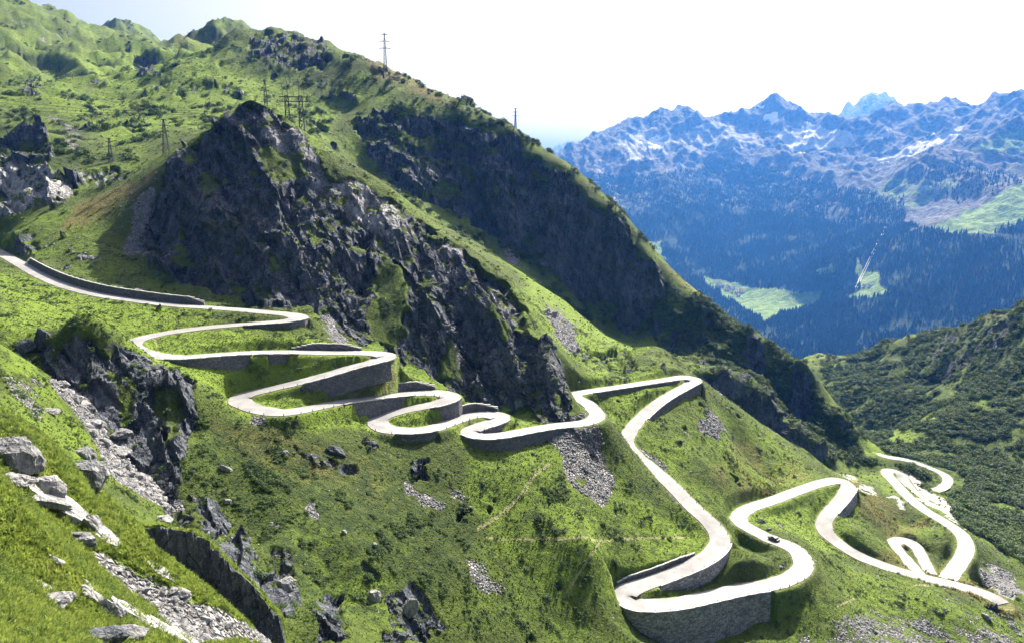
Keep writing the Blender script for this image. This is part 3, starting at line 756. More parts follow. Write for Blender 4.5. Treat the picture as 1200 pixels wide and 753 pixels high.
fall = np.clip(1 - edge / 8.5, 0, 1) * (minS < 1e5)
Zc = Z - drp * fall
k = np.where(drp > 0.3, 0.9, np.where(drp < -0.3, 0.7, 2.6))
w = sstep(0, 1, (edge - np.where(drp > 0.3, -0.85, np.where(drp < -0.3, 0.85, 0.55))) / k)
ondrop = np.where(minS < 1e5, w, 1.0)
# craggy relief along the normal on bare rock
rk = sstep(0.25, 0.7, ROCK) * sstep(1.0, 6.0, edge)
idx = np.nonzero(rk > 0.01)
xr, yr, zr = X[idx], Y[idx], Zc[idx]
sc_d = np.clip(rg[idx] / 320.0, 0.28, 1.7)
wx = fbm(xr / 40, yr / 40, zr / 40, 3) * 5
wy = fbm(xr / 40 + 50, yr / 40, zr / 40, 3) * 5
big = ridged((xr + wx) / (38 * sc_d), (yr + wy) / (38 * sc_d), zr / (130 * sc_d), 2)
# blocks stand on steeply dipping joints
jx, jy, jz = xr + wx * .35 + zr * 0.42, yr + wy * .35 + zr * .1, zr - xr * 0.30
f1 = facets(jx / (17 * sc_d), jy / (17 * sc_d), jz / (44 * sc_d), .7, .4)
f2 = facets(jx / (6.5 * sc_d) + 9, jy / (6.5 * sc_d), jz / (15 * sc_d), .7, .4)
f3 = facets(jx / (2.6 * sc_d) + 3, jy / (2.6 * sc_d), jz / (5.0 * sc_d), .7, .4)
amp = ((big - 0.4) * 5.0 + f1 * 4.0 + f2 * 2.3 + f3 * 1.1 - 1.0) * sc_d * rk[idx] * (1 - .65 * PALE[idx]) * (.6 + .4 * sstep(108, 125, rg[idx])) * (1 - .45 * sstep(680, 900, rg[idx]))
DX = np.zeros_like(X); DX[idx] = amp
# a few deep chimneys in the buttress
for pl, dep, wpx in (([(436, 235), (432, 280), (428, 330), (420, 372)], 7.0, 6), ([(546, 350), (548, 395), (549, 440)], 5.0, 4), ([(330, 165), (350, 220), (342, 290)], 4.0, 7), ([(500, 300), (492, 350), (480, 400)], 4.0, 6), ([(605, 360), (612, 410), (620, 460)], 3.5, 5)):
    a = np.array(pl, float)
    for (x1, y1), (x2, y2) in zip(a, a[1:]):
        L2 = (x2 - x1) ** 2 + (y2 - y1) ** 2
        tt = np.clip(((Uj - x1) * (x2 - x1) + (Vj - y1) * (y2 - y1)) / L2, 0, 1)
        dd = np.hypot(Uj - x1 - tt * (x2 - x1), Vj - y1 - tt * (y2 - y1))
        DX -= np.where((rg > 265) & (rg < 380), np.exp(-(dd / wpx) ** 2) * dep * 0.5 * sstep(1, 6, edge), 0)
Nn2 = normals(X, Y, Zc)
hor = 0.85
X2 = X + Nn2[..., 0] * DX * hor; Y2 = Y + Nn2[..., 1] * DX * hor; Z2 = Zc + np.maximum(Nn2[..., 2], 0.2) * DX
# stream channel and road bed last
Z2 = np.where(minS < 1e5, (rzv - 0.14) * (1 - ondrop) + Z2 * ondrop, Z2)
X2 = X * (1 - ondrop) + X2 * ondrop; Y2 = Y * (1 - ondrop) + Y2 * ondrop
ROCK *= sstep(0.2, 1.5, edge); SCREE *= sstep(0.2, 1.2, edge)
verge = (1 - sstep(0.2, 1.6, edge)) * 0.55
PATH = np.maximum(PATH, verge)
WET = mask([('1048,552 1064,553 1085,572 1112,588 1134,598 1138,622 1124,616 1100,594 1080,590 1064,574', 380, 560, 0.9), ('963,531 975,534 1003,560 996,566 985,552', 360, 470, .9), ('1165,662 1200,695 1200,712 1165,694 1150,664', 330, 420, .5), ('1002,566 1012,568 1026,576 1020,577', 340, 420, .8), ('1036,582 1046,583 1058,594 1048,592', 340, 430, .8)]) * sstep(.5, 2, edge)
nr_c = lambda a: np.clip(a, 0, 2)
NL = normals(X2, Y2, Z2)
ledge = sstep(.58, .76, soften(NL[..., 2], 2)) * sstep(-.15, .2, fbm(X / 8, Y / 8, Z2 / 8, 3)) * (rg > 150)
ROCK = ROCK * (1 - .7 * ledge)
co = np.stack([X2, Y2, Z2], -1)
me = grid_mesh('hillside', co, NR, NA)
vattr(me, 'cover', np.stack([ROCK, SCREE, LUSH, SHRUB], -1))
vattr(me, 'cover2', np.stack([PATH, PALE, DRY, WET], -1))
hill = link('hillside', me, M_TERRAIN)
rq = ROCK[:-1, :-1] + ROCK[1:, 1:]
me.polygons.foreach_set('use_smooth', (rq < 0.9).ravel())      # turf is soft, bare rock breaks along flat faces
tag(hill, 'green alpine hillside with dark crags, gullies and turf terraces', kind='structure')

NF = normals(X2, Y2, Z2)
UF, VF = project(X2, Y2, Z2)
def ground_z(x, y):
    d = math.hypot(x, y); a = math.atan2(x, y)
    fi = np.clip(np.interp(d, RR, np.arange(NR)), 0, NR - 1.001); fa = np.clip((a - AZ[0]) / (AZ[1] - AZ[0]), 0, NA - 1.001)
    i, j = int(fi), int(fa); p, q = fi - i, fa - j
    return float(Z2[i, j] * (1 - p) * (1 - q) + Z2[i + 1, j] * p * (1 - q) + Z2[i, j + 1] * (1 - p) * q + Z2[i + 1, j + 1] * p * q)
def ground(px, py, dmin=16.0):
    """first ground met along a line of sight"""
    x, y, s = sight(px, py)
    a = math.atan2(x, y); j = int(round((a - AZ[0]) / (AZ[1] - AZ[0])))
    colz = Z2[:, j]
    hit = np.nonzero((colz >= s * RR) & (RR > dmin))[0]
    i = hit[0] if len(hit) else NR - 1
    return Vector((X2[i, j], Y2[i, j], Z2[i, j]))

# ------------------------------------------------------------------ road ribbons
def road_mesh(t, name):
    n = len(t.P); v = []; f = []
    prof = ((-1.0, -0.45), (-1.0, 0.0), (-0.5, 0.05), (0.0, 0.07), (0.5, 0.05), (1.0, 0.0), (1.0, -0.45))
    for i in range(n):
        hw = t.w[i] / 2 + 0.28 * mnoise.noise(Vector((i * .21, t.P[i, 2], 3))) + 0.15 * mnoise.noise(Vector((i * .9, 1, 3)))
        for s, h in prof:
            v.append((t.P[i, 0] - t.N[i, 0] * hw * s, t.P[i, 1] - t.N[i, 1] * hw * s, t.P[i, 2] + h + 0.03))
    m = len(prof)
    for i in range(n - 1):
        for k in range(m - 1):
            f.append((i * m + k, i * m + k + 1, (i + 1) * m + k + 1, (i + 1) * m + k))
    f.append(tuple(range(m))); f.append(tuple((n - 1) * m + k for k in range(m))[::-1])
    me = bpy.data.meshes.new(name); me.from_pydata(v, [], f); me.update()
    return me
for k, (nm, lb) in {'main': ('road', 'pale cobbled pass road winding down the slope in hairpins'), 'loop': ('road', 'small grass centred loop of pale road below the lowest leg'),
                    'low': ('road', 'pale road descending into the valley bottom'), 'valley': ('road', 'narrow pale road on the far side of the valley floor')}.items():
    o = link(nm, road_mesh(TR[k], nm), M_ROAD)
    tag(o, lb, kind='structure')

# ------------------------------------------------------------------ retaining walls
def build_wall(W):
    tk, a, b, sd, H, up, rub, label = W
    t = TR[tk]; ia, ib = seg(tk, a, b)
    root = empty('retaining_wall', t.P[(ia + ib) // 2] + np.array([0, 0, 0]))
    tag(root, label, 'wall', 'retaining walls along the pass road')
    c0 = Vector(root.location)
    idxs = list(range(ia, ib + 1, 2))
    s = side_of(t, (ia + ib) // 2, *sd); sg = 1 if s == 0 else -1
    def ring(i, off, z):
        return (t.P[i, 0] + t.N[i, 0] * sg * off - c0.x, t.P[i, 1] + t.N[i, 1] * sg * off - c0.y, t.P[i, 2] + z - c0.z)
    v, f = [], []
    nz = 7
    for n_, i in enumerate(idxs):
        hw = t.w[i] / 2
        e = min(1.0, min(i - ia, ib - i) / 10.0 + 0.25)
        if up: lo, hi = -0.5, H * e
        else: lo, hi = -H * 1.7 - 2.0, 0.10
        for kk in range(nz):
            z = lo + (hi - lo) * kk / (nz - 1)
            bat = (0.06 * (hi - z)) if not up else 0.08 * z
            jit = 0.10 * mnoise.noise(Vector((i * .9, z * 1.3, hw)))
            v.append(ring(i, hw + 0.5 + bat + jit, z))
        for kk in range(nz):
            z = hi - (hi - lo) * kk / (nz - 1)
            v.append(ring(i, hw - 0.15 if not up else hw + 1.3 + 0.08 * z, z))
    m = nz * 2
    for n_ in range(len(idxs) - 1):
        for kk in range(m):
            k2 = (kk + 1) % m
            f.append((n_ * m + kk, n_ * m + k2, (n_ + 1) * m + k2, (n_ + 1) * m + kk))
    f.append(tuple(range(m))); f.append(tuple((len(idxs) - 1) * m + kk for kk in range(m))[::-1])
    me = bpy.data.meshes.new('masonry'); me.from_pydata(v, [], f); me.update()
    link('masonry', me, M_RUBBLE if rub else M_WALL, root)
    # coping course laid stone by stone
    cv = MB()
    for i0, i1 in zip(idxs, idxs[1:]):
        hw = t.w[i0] / 2
        e0 = min(1.0, min(i0 - ia, ib - i0) / 10.0 + 0.25)
        zt = (H * e0 if up else 0.10) + 0.02
        o0 = hw + 0.2 + (0.28 if up else -0.1)
        wd = 0.5; hh = 0.22 + 0.05 * ((i0 * 7) % 3)
        i1b = i1
        p = [ring(i0, o0, zt), ring(i1b, o0, zt), ring(i1b, o0 + wd, zt), ring(i0, o0 + wd, zt)]
        q = [(x, y, z + hh) for x, y, z in p]
        cv.prism(p, q)
    o = cv.build('coping', M_COPING, root); o['kind'] = 'stuff'
for W in WALLS: build_wall(W)

# ------------------------------------------------------------------ the far side of the main valley
FARP = """
850 340 5500;900 345 5300;840 328 5700;930 360 4800;960 350 5000;980 400 4000;1050 400 3800;1100 385 3900;1190 355 4000;1020 330 4700;960 320 5100;1070 270 5300;1200 260 5000;1130 225 6000;1200 180 7000;1060 200 6800;1000 230 6800
900 270 6700;850 300 6200;790 290 6400;740 270 6600;700 240 7200;680 215 7600;740 200 8200;820 210 8100;900 190 8600;960 170 8700;1050 165 8600;1130 140 8600;700 178 9000;780 160 9200;870 150 9700;1150 300 4600;1100 330 4300;1000 290 5600;940 240 7000
672 200 8200;690 184 8600;705 168 9200;722 148 9600;745 135 9800;765 127 9900;800 127 9900;815 130 10000;830 140 10000;846 133 10000;862 127 10000;885 123 10000;900 117 10000;912 110 10000;922 118 10000;937 122 10000;960 128 10000;975 132 10000
1000 134 9900;1025 130 9900;1041 118 9900;1062 131 9800;1085 128 9700;1105 116 9600;1120 121 9500;1135 123 9500;1150 117 9400;1175 104 9300;1190 107 9200;1200 100 9200;1240 92 9200;1300 100 9200
630 190 17000;650 172 17000;665 166 17000;680 172 17000;700 185 17000;985 130 15000;990 120 15000;1000 122 15000;1010 114 15000;1025 110 15000;1040 113 15000;1055 120 15000;1070 131 15000
"""
FP = []
for tok in FARP.replace('\n', ';').split(';'):
    tok = tok.split()
    if len(tok) == 3: FP.append(at(*map(float, tok)))
for px, d, z in ((700, 4000, -880), (800, 3500, -900), (1000, 3000, -900), (1150, 2700, -880), (600, 3000, -850), (600, 5000, -800), (500, 4000, -500), (1300, 2700, -800), (800, 1500, -860), (1100, 1500, -860), (500, 1500, -800), (1300, 1500, -800), (600, 7500, -500), (560, 9000, -200),
                 (660, 11500, -250), (760, 11700, -200), (860, 11800, -200), (940, 11800, -150), (1040, 11700, -150), (1120, 11500, -100), (1220, 11200, -100), (600, 13000, -200), (760, 14000, -100), (900, 14000, 0), (1150, 14000, 0),
                 (760, 17000, -200), (900, 17000, 0), (560, 15000, -200), (560, 19000, -200), (1025, 17500, 0), (665, 19500, 0), (1200, 18000, 0), (1300, 12000, 0)):
    FP.append(hid(px, d, z))
ffit = rbf_fit([(a / 10, b / 10, c) for a, b, c in FP], 8.0)
FA = np.linspace(R(-12), R(43), 620)
FR = np.concatenate([np.geomspace(1500, 3500, 26), np.linspace(3540, 10400, 330), np.geomspace(10450, 19500, 70)])
frg, fag = np.meshgrid(FR, FA, indexing='ij')
FX = (frg * np.sin(fag)).astype(np.float32); FY = (frg * np.cos(fag)).astype(np.float32)
FZ = rbf_eval(ffit, FX / 10, FY / 10)
e = sstep(-820, 300, FZ)
wq = fbm(FX / 1500, FY / 1500, FX * 0, 3) * 500
rd = ridged((FX + wq) / 1300, (FY - wq) / 2100, FX * 0 + 4, 6, 0.52)
rd2 = ridged((FX - wq) / 420, (FY + wq) / 800, FX * 0 + 8, 4, 0.5)
sky_keep = 1.0 - 0.45 * sstep(8800, 9600, frg)
FZ = FZ + ((rd - 0.42) * 330 * e + (rd2 - 0.4) * 120 * e) * sky_keep + (ridged(FX / 170 + 3, FY / 300, FX * 0 + 2, 3) - .4) * 60 * e + fbm(FX / 300, FY / 300, FX * 0 + 1, 4) * 24
FU, FV = project(FX, FY, FZ)
fj = fbm(FX / 260, FY / 260, FZ / 260, 4)
FUj, FVj = FU + fj * 14, FV + fbm(FX / 260 + 70, FY / 260, FZ / 260, 4) * 8
def fmask(polys):
    m = np.zeros(FX.shape, np.float32)
    for poly, val in polys:
        k = inpoly([tuple(map(float, a.split(','))) for a in poly.split()], FUj, FVj) & (frg > 2500) & (frg < 11000)
        m[k] = np.maximum(m[k], val)
    return m
FOREST = fmask([('660,262 720,250 800,240 900,250 960,262 1060,262 1100,272 1200,262 1240,262 1240,420 900,430 800,330 700,300', 0.95), ('672,205 760,205 860,190 960,215 1060,232 1060,270 960,270 860,262 700,262', 0.5), ('1060,205 1130,190 1200,215 1120,240', .25)])
MEADOW = fmask([('818,322 850,328 880,336 920,340 966,342 955,358 925,364 900,375 850,350', 1.2), ('985,345 1006,340 1000,320 1006,300 1010,318 1030,320 1028,335 1045,343 1018,350', 1.2), ('1070,272 1110,258 1160,232 1200,214 1240,210 1240,255 1200,262 1165,272 1120,274 1085,268', .85),
                ('762,282 772,280 774,292 784,303 766,304', 1.1), ('1125,175 1200,148 1240,150 1240,185 1180,180', .6), ('1000,235 1060,200 1130,215 1080,245', .5), ('960,318 975,310 980,318 965,322', .9)])
FOREST *= (MEADOW < .8)
FSCREE = fmask([('722,162 760,150 800,160 790,180 740,190', .6), ('780,160 840,140 880,150 900,170 820,182', .55), ('900,152 960,150 1010,158 1000,172 930,180', .75), ('1030,190 1060,172 1132,144 1120,160 1070,182', .9), ('1015,165 1045,148 1042,160', .9), ('700,235 730,225 720,240', .6), ('925,150 960,145 955,160', .8),
                 ('760,255 790,240 800,250 770,262', .6), ('690,190 720,180 720,200 700,205', .5), ('1050,172 1200,140 1200,150 1080,180', .35), ('750,238 790,228 795,245 770,248', .5)])
SNOW_HAZE = fmask([('899,132 910,130 912,142 900,148', 1.0), ('942,142 946,143 948,158 958,160 945,164', .95), ('768,158 778,160 772,174 756,172', .6), ('884,124 896,122 892,128', .8), ('1085,156 1096,154 1090,160', .8), ('742,162 754,166 748,170', .6)])
SNOW_HAZE = np.maximum(SNOW_HAZE, sstep(12800, 13200, frg) * sstep(500, 1000, FZ) * 0.40)  # paleness of distant haze painted white on the farthest peaks
fme = grid_mesh('mountains', np.stack([FX, FY, FZ], -1), len(FR), len(FA))
vattr(fme, 'cover', np.stack([FOREST, MEADOW, FSCREE, SNOW_HAZE], -1))
mts = link('mountains', fme, M_FAR, smooth=True)
tag(mts, 'blue hazed mountain range with snow patches and forested flanks beyond the valley', kind='structure')

# ------------------------------------------------------------------ haze over the whole place
hz = MB(); hz.box(-5000, 16000, -400, 20500, -1150, 1500)
ht = NT('valley_haze')
ht.t.nodes.remove(ht.b)
pv = ht.n('ShaderNodeVolumePrincipled')
pv.inputs['Color'].default_value = (0.07, 0.29, 1.0, 1)
pv.inputs['Absorption Color'].default_value = (1, 1, 1, 1)   # clear air: it scatters, it does not soak up light
pv.inputs['Density'].default_value = 0.48e-4
pv.inputs['Anisotropy'].default_value = 0.25
ht.l(pv.outputs[0], ht.t.nodes['Material Output'].inputs['Volume'])
hzo = hz.build('haze', ht.m)
tag(hzo, kind='stuff')

# ------------------------------------------------------------------ small growth and stones, far too many to count
def unlinked(name, me, mat, smooth=False):
    me.materials.append(mat)
    if smooth: me.polygons.foreach_set('use_smooth', np.ones(len(me.polygons), bool))
    return bpy.data.objects.new(name, me)
def leafball(seed, n, rx, rz, leaf, flat=0.35):
    """a shrub crown: leaf clumps spread through an uneven volume"""
    r = random.Random(seed); v, f = [], []
    lobes = [(Vector((r.uniform(-.45, .45) * rx, r.uniform(-.45, .45) * rx, rz * r.uniform(.3, .75))), r.uniform(.45, .75)) for _ in range(6)]
    for i in range(n):
        c, q = lobes[i % 6]
        d = Vector((r.gauss(0, 1), r.gauss(0, 1), r.gauss(0.25, .8))).normalized()
        p = c + Vector((d.x * rx * q, d.y * rx * q, d.z * rz * q)) * r.uniform(.6, 1.0)
        if p.z < 0.02: p.z = 0.02 + r.uniform(0, .1) * rz
        nrm = (d + Vector((r.gauss(0, flat), r.gauss(0, flat), r.gauss(.2, flat)))).normalized()
        t = nrm.orthogonal().normalized(); b = nrm.cross(t); a = r.uniform(0, 6.28)
        t, b = t * math.cos(a) + b * math.sin(a), b * math.cos(a) - t * math.sin(a)
        l = leaf * r.uniform(.6, 1.3); k = len(v)
        v += [tuple(p - t * l), tuple(p + b * l * .62 + nrm * l * .15), tuple(p + t * l * 1.05 - nrm * l * .2), tuple(p - b * l * .62 + nrm * l * .15)]
        f += [(k, k + 1, k + 2), (k, k + 2, k + 3)]
    me = bpy.data.meshes.new('leaves'); me.from_pydata(v, [], f); me.update()
    return me
def tuft(seed, n, h, spread):
    r = random.Random(seed); v, f = [], []
    for i in range(n):
        a = r.uniform(0, 6.28); rr = r.uniform(0, .35) * spread
        p = Vector((math.cos(a) * rr, math.sin(a) * rr, -0.05 * h)); a2 = a + r.gauss(0, .6)
        o = Vector((math.cos(a2), math.sin(a2), 0)); hh = h * r.uniform(.55, 1.15); ln = spread * r.uniform(.2, .8)
        w = o.orthogonal().cross(Vector((0, 0, 1))) if False else Vector((-o.y, o.x, 0)) * h * r.uniform(.05, .11)
        m = p + o * ln * .4 + Vector((0, 0, hh * .65)); e = p + o * ln + Vector((0, 0, hh * r.uniform(.7, 1.0)))
        k = len(v); v += [tuple(p - w), tuple(p + w), tuple(m + w * .8), tuple(m - w * .8), tuple(e)]
        f += [(k, k + 1, k + 2, k + 3), (k + 3, k + 2, k + 4)]
    me = bpy.data.meshes.new('blades'); me.from_pydata(v, [], f); me.update()
    return me
def rock_mesh(seed, sx, sy, sz, sub=1, planes=14, rough=0.05, name='rock'):
    """an angular block: a sphere cut down by random planes, then roughened"""
    r = random.Random(seed)
    pl = []
    for k in range(planes):
        d = Vector((r.gauss(0, 1), r.gauss(0, 1), r.gauss(0, 1))).normalized()
        pl.append((d, r.uniform(.62, .95)))
    bm = bmesh.new(); bmesh.ops.create_icosphere(bm, subdivisions=sub, radius=1)
    for v in bm.verts:
        d = v.co.normalized(); q = 1.15
        for n, o in pl:
            c = n.dot(d)
            if c > 1e-3: q = min(q, o / c)
        q *= 1 + rough * mnoise.noise(d * 2.6 + Vector((seed, 0, 0))) + rough * .6 * mnoise.noise(d * 7 + Vector((0, seed, 0)))
        v.co = Vector((d.x * q * sx, d.y * q * sy, d.z * q * sz))
    me = bpy.data.meshes.new(name); bm.to_mesh(me); bm.free()
    return me
def conifer(seed):
    r = random.Random(seed); v, f = [], []
    for (z0, z1, rad) in ((0.08, .5, .17), (.3, .72, .13), (.52, 1.0, .085)):
        k = len(v); m = 7
        for i in range(m):
            a = 6.283 * i / m + r.uniform(-.3, .3); q = rad * r.uniform(.65, 1.2)
            v.append((math.cos(a) * q, math.sin(a) * q, z0 + r.uniform(-.03, .05)))
        v.append((r.uniform(-.01, .01), 0, z1))
        f += [(k + i, k + (i + 1) % m, k + m) for i in range(m)]
    me = bpy.data.meshes.new('spruce'); me.from_pydata(v, [], f); me.update()
    return me
def scatter(name, label, pts, scl, rot, protos):
    me = bpy.data.meshes.new(name)
    n = len(pts); me.vertices.add(n); me.vertices.foreach_set('co', np.asarray(pts, np.float32).reshape(-1))
    a = me.attributes.new('size', 'FLOAT_VECTOR', 'POINT'); a.data.foreach_set('vector', np.asarray(scl, np.float32).reshape(-1))
    a = me.attributes.new('turn', 'FLOAT_VECTOR', 'POINT'); a.data.foreach_set('vector', np.asarray(rot, np.float32).reshape(-1))
    o = link(name, me)
    ng = bpy.data.node_groups.new(name, 'GeometryNodeTree')
    ng.interface.new_socket('Geometry', in_out='INPUT', socket_type='NodeSocketGeometry')
    ng.interface.new_socket('Geometry', in_out='OUTPUT', socket_type='NodeSocketGeometry')
    gi, go = ng.nodes.new('NodeGroupInput'), ng.nodes.new('NodeGroupOutput')
    iop = ng.nodes.new('GeometryNodeInstanceOnPoints'); jn = ng.nodes.new('GeometryNodeJoinGeometry')
    ng.links.new(gi.outputs[0], iop.inputs['Points'])
    for p in protos:
        oi = ng.nodes.new('GeometryNodeObjectInfo'); oi.inputs['Object'].default_value = p; oi.inputs['As Instance'].default_value = True
        ng.links.new(oi.outputs['Geometry'], jn.inputs[0])
    ng.links.new(jn.outputs[0], iop.inputs['Instance']); iop.inputs['Pick Instance'].default_value = True
    for nm, sk in (('size', 'Scale'), ('turn', 'Rotation')):
        at_ = ng.nodes.new('GeometryNodeInputNamedAttribute'); at_.data_type = 'FLOAT_VECTOR'; at_.inputs['Name'].default_value = nm
        ng.links.new(at_.outputs[0], iop.inputs[sk])
    rv = ng.nodes.new('FunctionNodeRandomValue'); rv.data_type = 'INT'
    rv.inputs[4].default_value = 0; rv.inputs[5].default_value = len(protos) - 1
    ng.links.new(rv.outputs[2], iop.inputs['Instance Index'])
    ng.links.new(iop.outputs[0], go.inputs[0])
    md = o.modifiers.new('scatter', 'NODES'); md.node_group = ng
    tag(o, label, kind='stuff')
    return o
# cell areas of the hillside for even sowing
dR = np.gradient(RR)[:, None]; dA = AZ[1] - AZ[0]
AREA = (rg * dA * dR).astype(np.float32)
INVIEW = (UF > -60) & (UF < 1260) & (VF < 830) & (VF > -40)
GOOD = INVIEW & (edge > 1.0)
def sow(weight, n, jitter=1.0):
    w = (weight * AREA * GOOD).ravel().astype(np.float64); w = np.clip(w, 0, None); c = np.cumsum(w); 
    k = np.searchsorted(c, rng.random(n) * c[-1]); k = np.minimum(k, len(c) - 1)
    i, j = np.unravel_index(k, X2.shape)
    i2, j2 = np.clip(i + 1, 0, NR - 1), np.clip(j + 1, 0, NA - 1)
    a, b = rng.random(n), rng.random(n)
    P = np.stack([X2, Y2, Z2], -1)
    p = P[i, j] + (P[i2, j] - P[i, j]) * a[:, None] + (P[i, j2] - P[i, j]) * b[:, None]
    return p, i, j
def sown(name, label, weight, n, s0, s1, protos, sink=0.1, squash=(0.7, 1.2), tilt=0.15, dist_grow=None, power=1.5):
    p, i, j = sow(weight, n)
    s = s0 + (s1 - s0) * rng.random(n) ** power
    if dist_grow: s = s * np.clip(rg[i, j] / dist_grow, 0.6, 3.0)
    sq = rng.uniform(*squash, n)
    scl = np.stack([s, s * rng.uniform(.8, 1.2, n), s * sq], 1)
    rot = np.stack([rng.normal(0, tilt, n), rng.normal(0, tilt, n), rng.uniform(0, 6.283, n)], 1)
    p[:, 2] -= sink * s
    return scatter(name, label, p, scl, rot, protos)
clump = fbm(X / 20, Y / 20, Zz + 21, 4); clump2 = fbm(X / 6, Y / 6, Zz + 31, 3); clump3 = fbm(X / 60, Y / 60, Zz + 41, 3)
OPEN = (ROCK < .35) * (SCREE < .45)
sh_protos = [unlinked('shrub_form', leafball(k, 130, 1.0, 1.15, .17), M_SHRUB) for k in range(5)]
tf_protos = [unlinked('tuft_form', tuft(k, 22, 1.0, .8), M_TUFT) for k in range(4)]
br_protos = [unlinked('dry_tuft_form', tuft(20 + k, 20, 1.0, .9), M_BROWN) for k in range(2)]
nr_protos = [unlinked('long_tuft_form', tuft(40 + k, 26, 1.0, .9), M_NEAR) for k in range(4)]
hb_protos = [unlinked('herb_form', leafball(60 + k, 120, 1.0, .8, .13), M_HERB) for k in range(4)]
st_protos = [unlinked('stone_form', rock_mesh(50 + k, 1, .8, .6, 1, 11, .06), M_SCREE) for k in range(5)]
cf_protos = [unlinked('spruce_form', conifer(k), M_CONIFER) for k in range(4)]
hs_w = sstep(-.24, .16, clump + clump3 * .7) * (.25 + clump2 * .4 + .3)
# alder thickets of the right hillside and of the long ridge
sown('alder_thicket', 'dark green alder thicket covering the right hillside and lower ridge', SHRUB * (edge > 8) * np.where(UF < 560, .22, 1.0) * (rg > 380) * hs_w * (ROCK < .5) * np.minimum(1, (600 / rg) ** 1.0), 26000, 1.1, 4.0, sh_protos, .15, (.55, .95))
sown('dwarf_shrubs', 'low dark dwarf shrubs dotted over the turf between the roads', (.15 + SHRUB) * OPEN * (rg > 100) * (rg < 400) * sstep(.1, .4, clump2 + .5 * clump) * (LUSH < .9) * (250 / rg), 9000, .25, 1.0, sh_protos, .2, (.45, .8))
sown('rock_ledge_shrubs', 'green shrubs growing on the ledges of the cliffs', (ROCK > .3) * (NF[..., 2] > .62) * (rg > 120) * (rg < 760) * sstep(.0, .3, clump2), 3500, .4, 1.5, sh_protos, .2, (.5, .8))
sown('meadow_grass', 'tussocky bright green grass on the slopes between the road legs', OPEN * (rg > 110) * (rg < 420) * (.35 + LUSH) * (.4 + .6 * sstep(-.2, .3, clump)) * (220 / rg), 60000, .2, .6, tf_protos, 0, (.5, .9))
sown('upland_grass', 'coarse grass on the higher hills', OPEN * (rg > 420) * (rg < 1100) * sstep(-.1, .3, clump2), 14000, .8, 2.2, tf_protos, 0, (.35, .7))
sown('near_grass', 'long bright grass on the near slope at the lower left', OPEN * (rg > 25) * (rg < 112) * (.25 + LUSH) * (60 / rg), 70000, .16, .6, nr_protos, 0, (.6, 1.3))
sown('dry_grass', 'patches of brownish dry grass', OPEN * (rg > 25) * (rg < 400) * sstep(.45, 1.1, DRY * np.where(rg < 90, 1.5, 1.0) + clump * .6) * (80 / rg) * np.where(rg > 110, .2, 1.0), 7000, .14, .42, br_protos, 0, (.6, 1.2), dist_grow=90)
sown('near_herbs', 'leafy green herbs and low bushes on the near slope', OPEN * (rg > 25) * (rg < 112) * sstep(.05, .35, clump2 + .4 * clump) * (60 / rg), 6500, .12, .6, hb_protos, .15, (.45, .9))
SCRV = sstep(.35, .85, SCREE + clump2 * .9 + clump * .5 - .12)
sown('scree', 'loose grey stones of the scree gullies and rubble patches', SCRV * (rg > 40) * (rg < 420) * np.minimum(1, (200 / rg)), 26000, .16, .62, st_protos, .15, (.7, 1.2), .5, dist_grow=170, power=2.6)
sown('turf_stones', 'small pale stones lying scattered in the turf', OPEN * (rg > 60) * (rg < 430) * sstep(.0, .35, clump2 - .3 * clump), 4200, .12, .55, st_protos, .2, (.6, 1.0), .4, dist_grow=200, power=3.0)
# spruce forest beyond the valley
fa = (frg * (FA[1] - FA[0]) * np.gradient(FR)[:, None])
fw = (FOREST * np.clip(.4 + fj, 0, 1) * fa * (FU > 640) * (FU < 1230) * (frg > 3400) * (frg < 9000)).ravel(); fc = np.cumsum(fw)
kk = np.searchsorted(fc, rng.random(42000) * fc[-1]); ii, jj = np.unravel_index(np.minimum(kk, len(fc) - 1), FX.shape)
i2, j2 = np.minimum(ii + 1, len(FR) - 1), np.minimum(jj + 1, len(FA) - 1); FPt = np.stack([FX, FY, FZ], -1)
fp = FPt[ii, jj] + (FPt[i2, jj] - FPt[ii, jj]) * rng.random(42000)[:, None] + (FPt[ii, j2] - FPt[ii, jj]) * rng.random(42000)[:, None]
fs = rng.uniform(16, 34, 42000)
scatter('spruce_forest', 'dark spruce forest covering the flanks beyond the valley', fp, np.stack([fs * 1.25, fs * 1.25, fs], 1), np.stack([fs * 0, fs * 0, rng.uniform(0, 6.28, 42000)], 1), cf_protos)

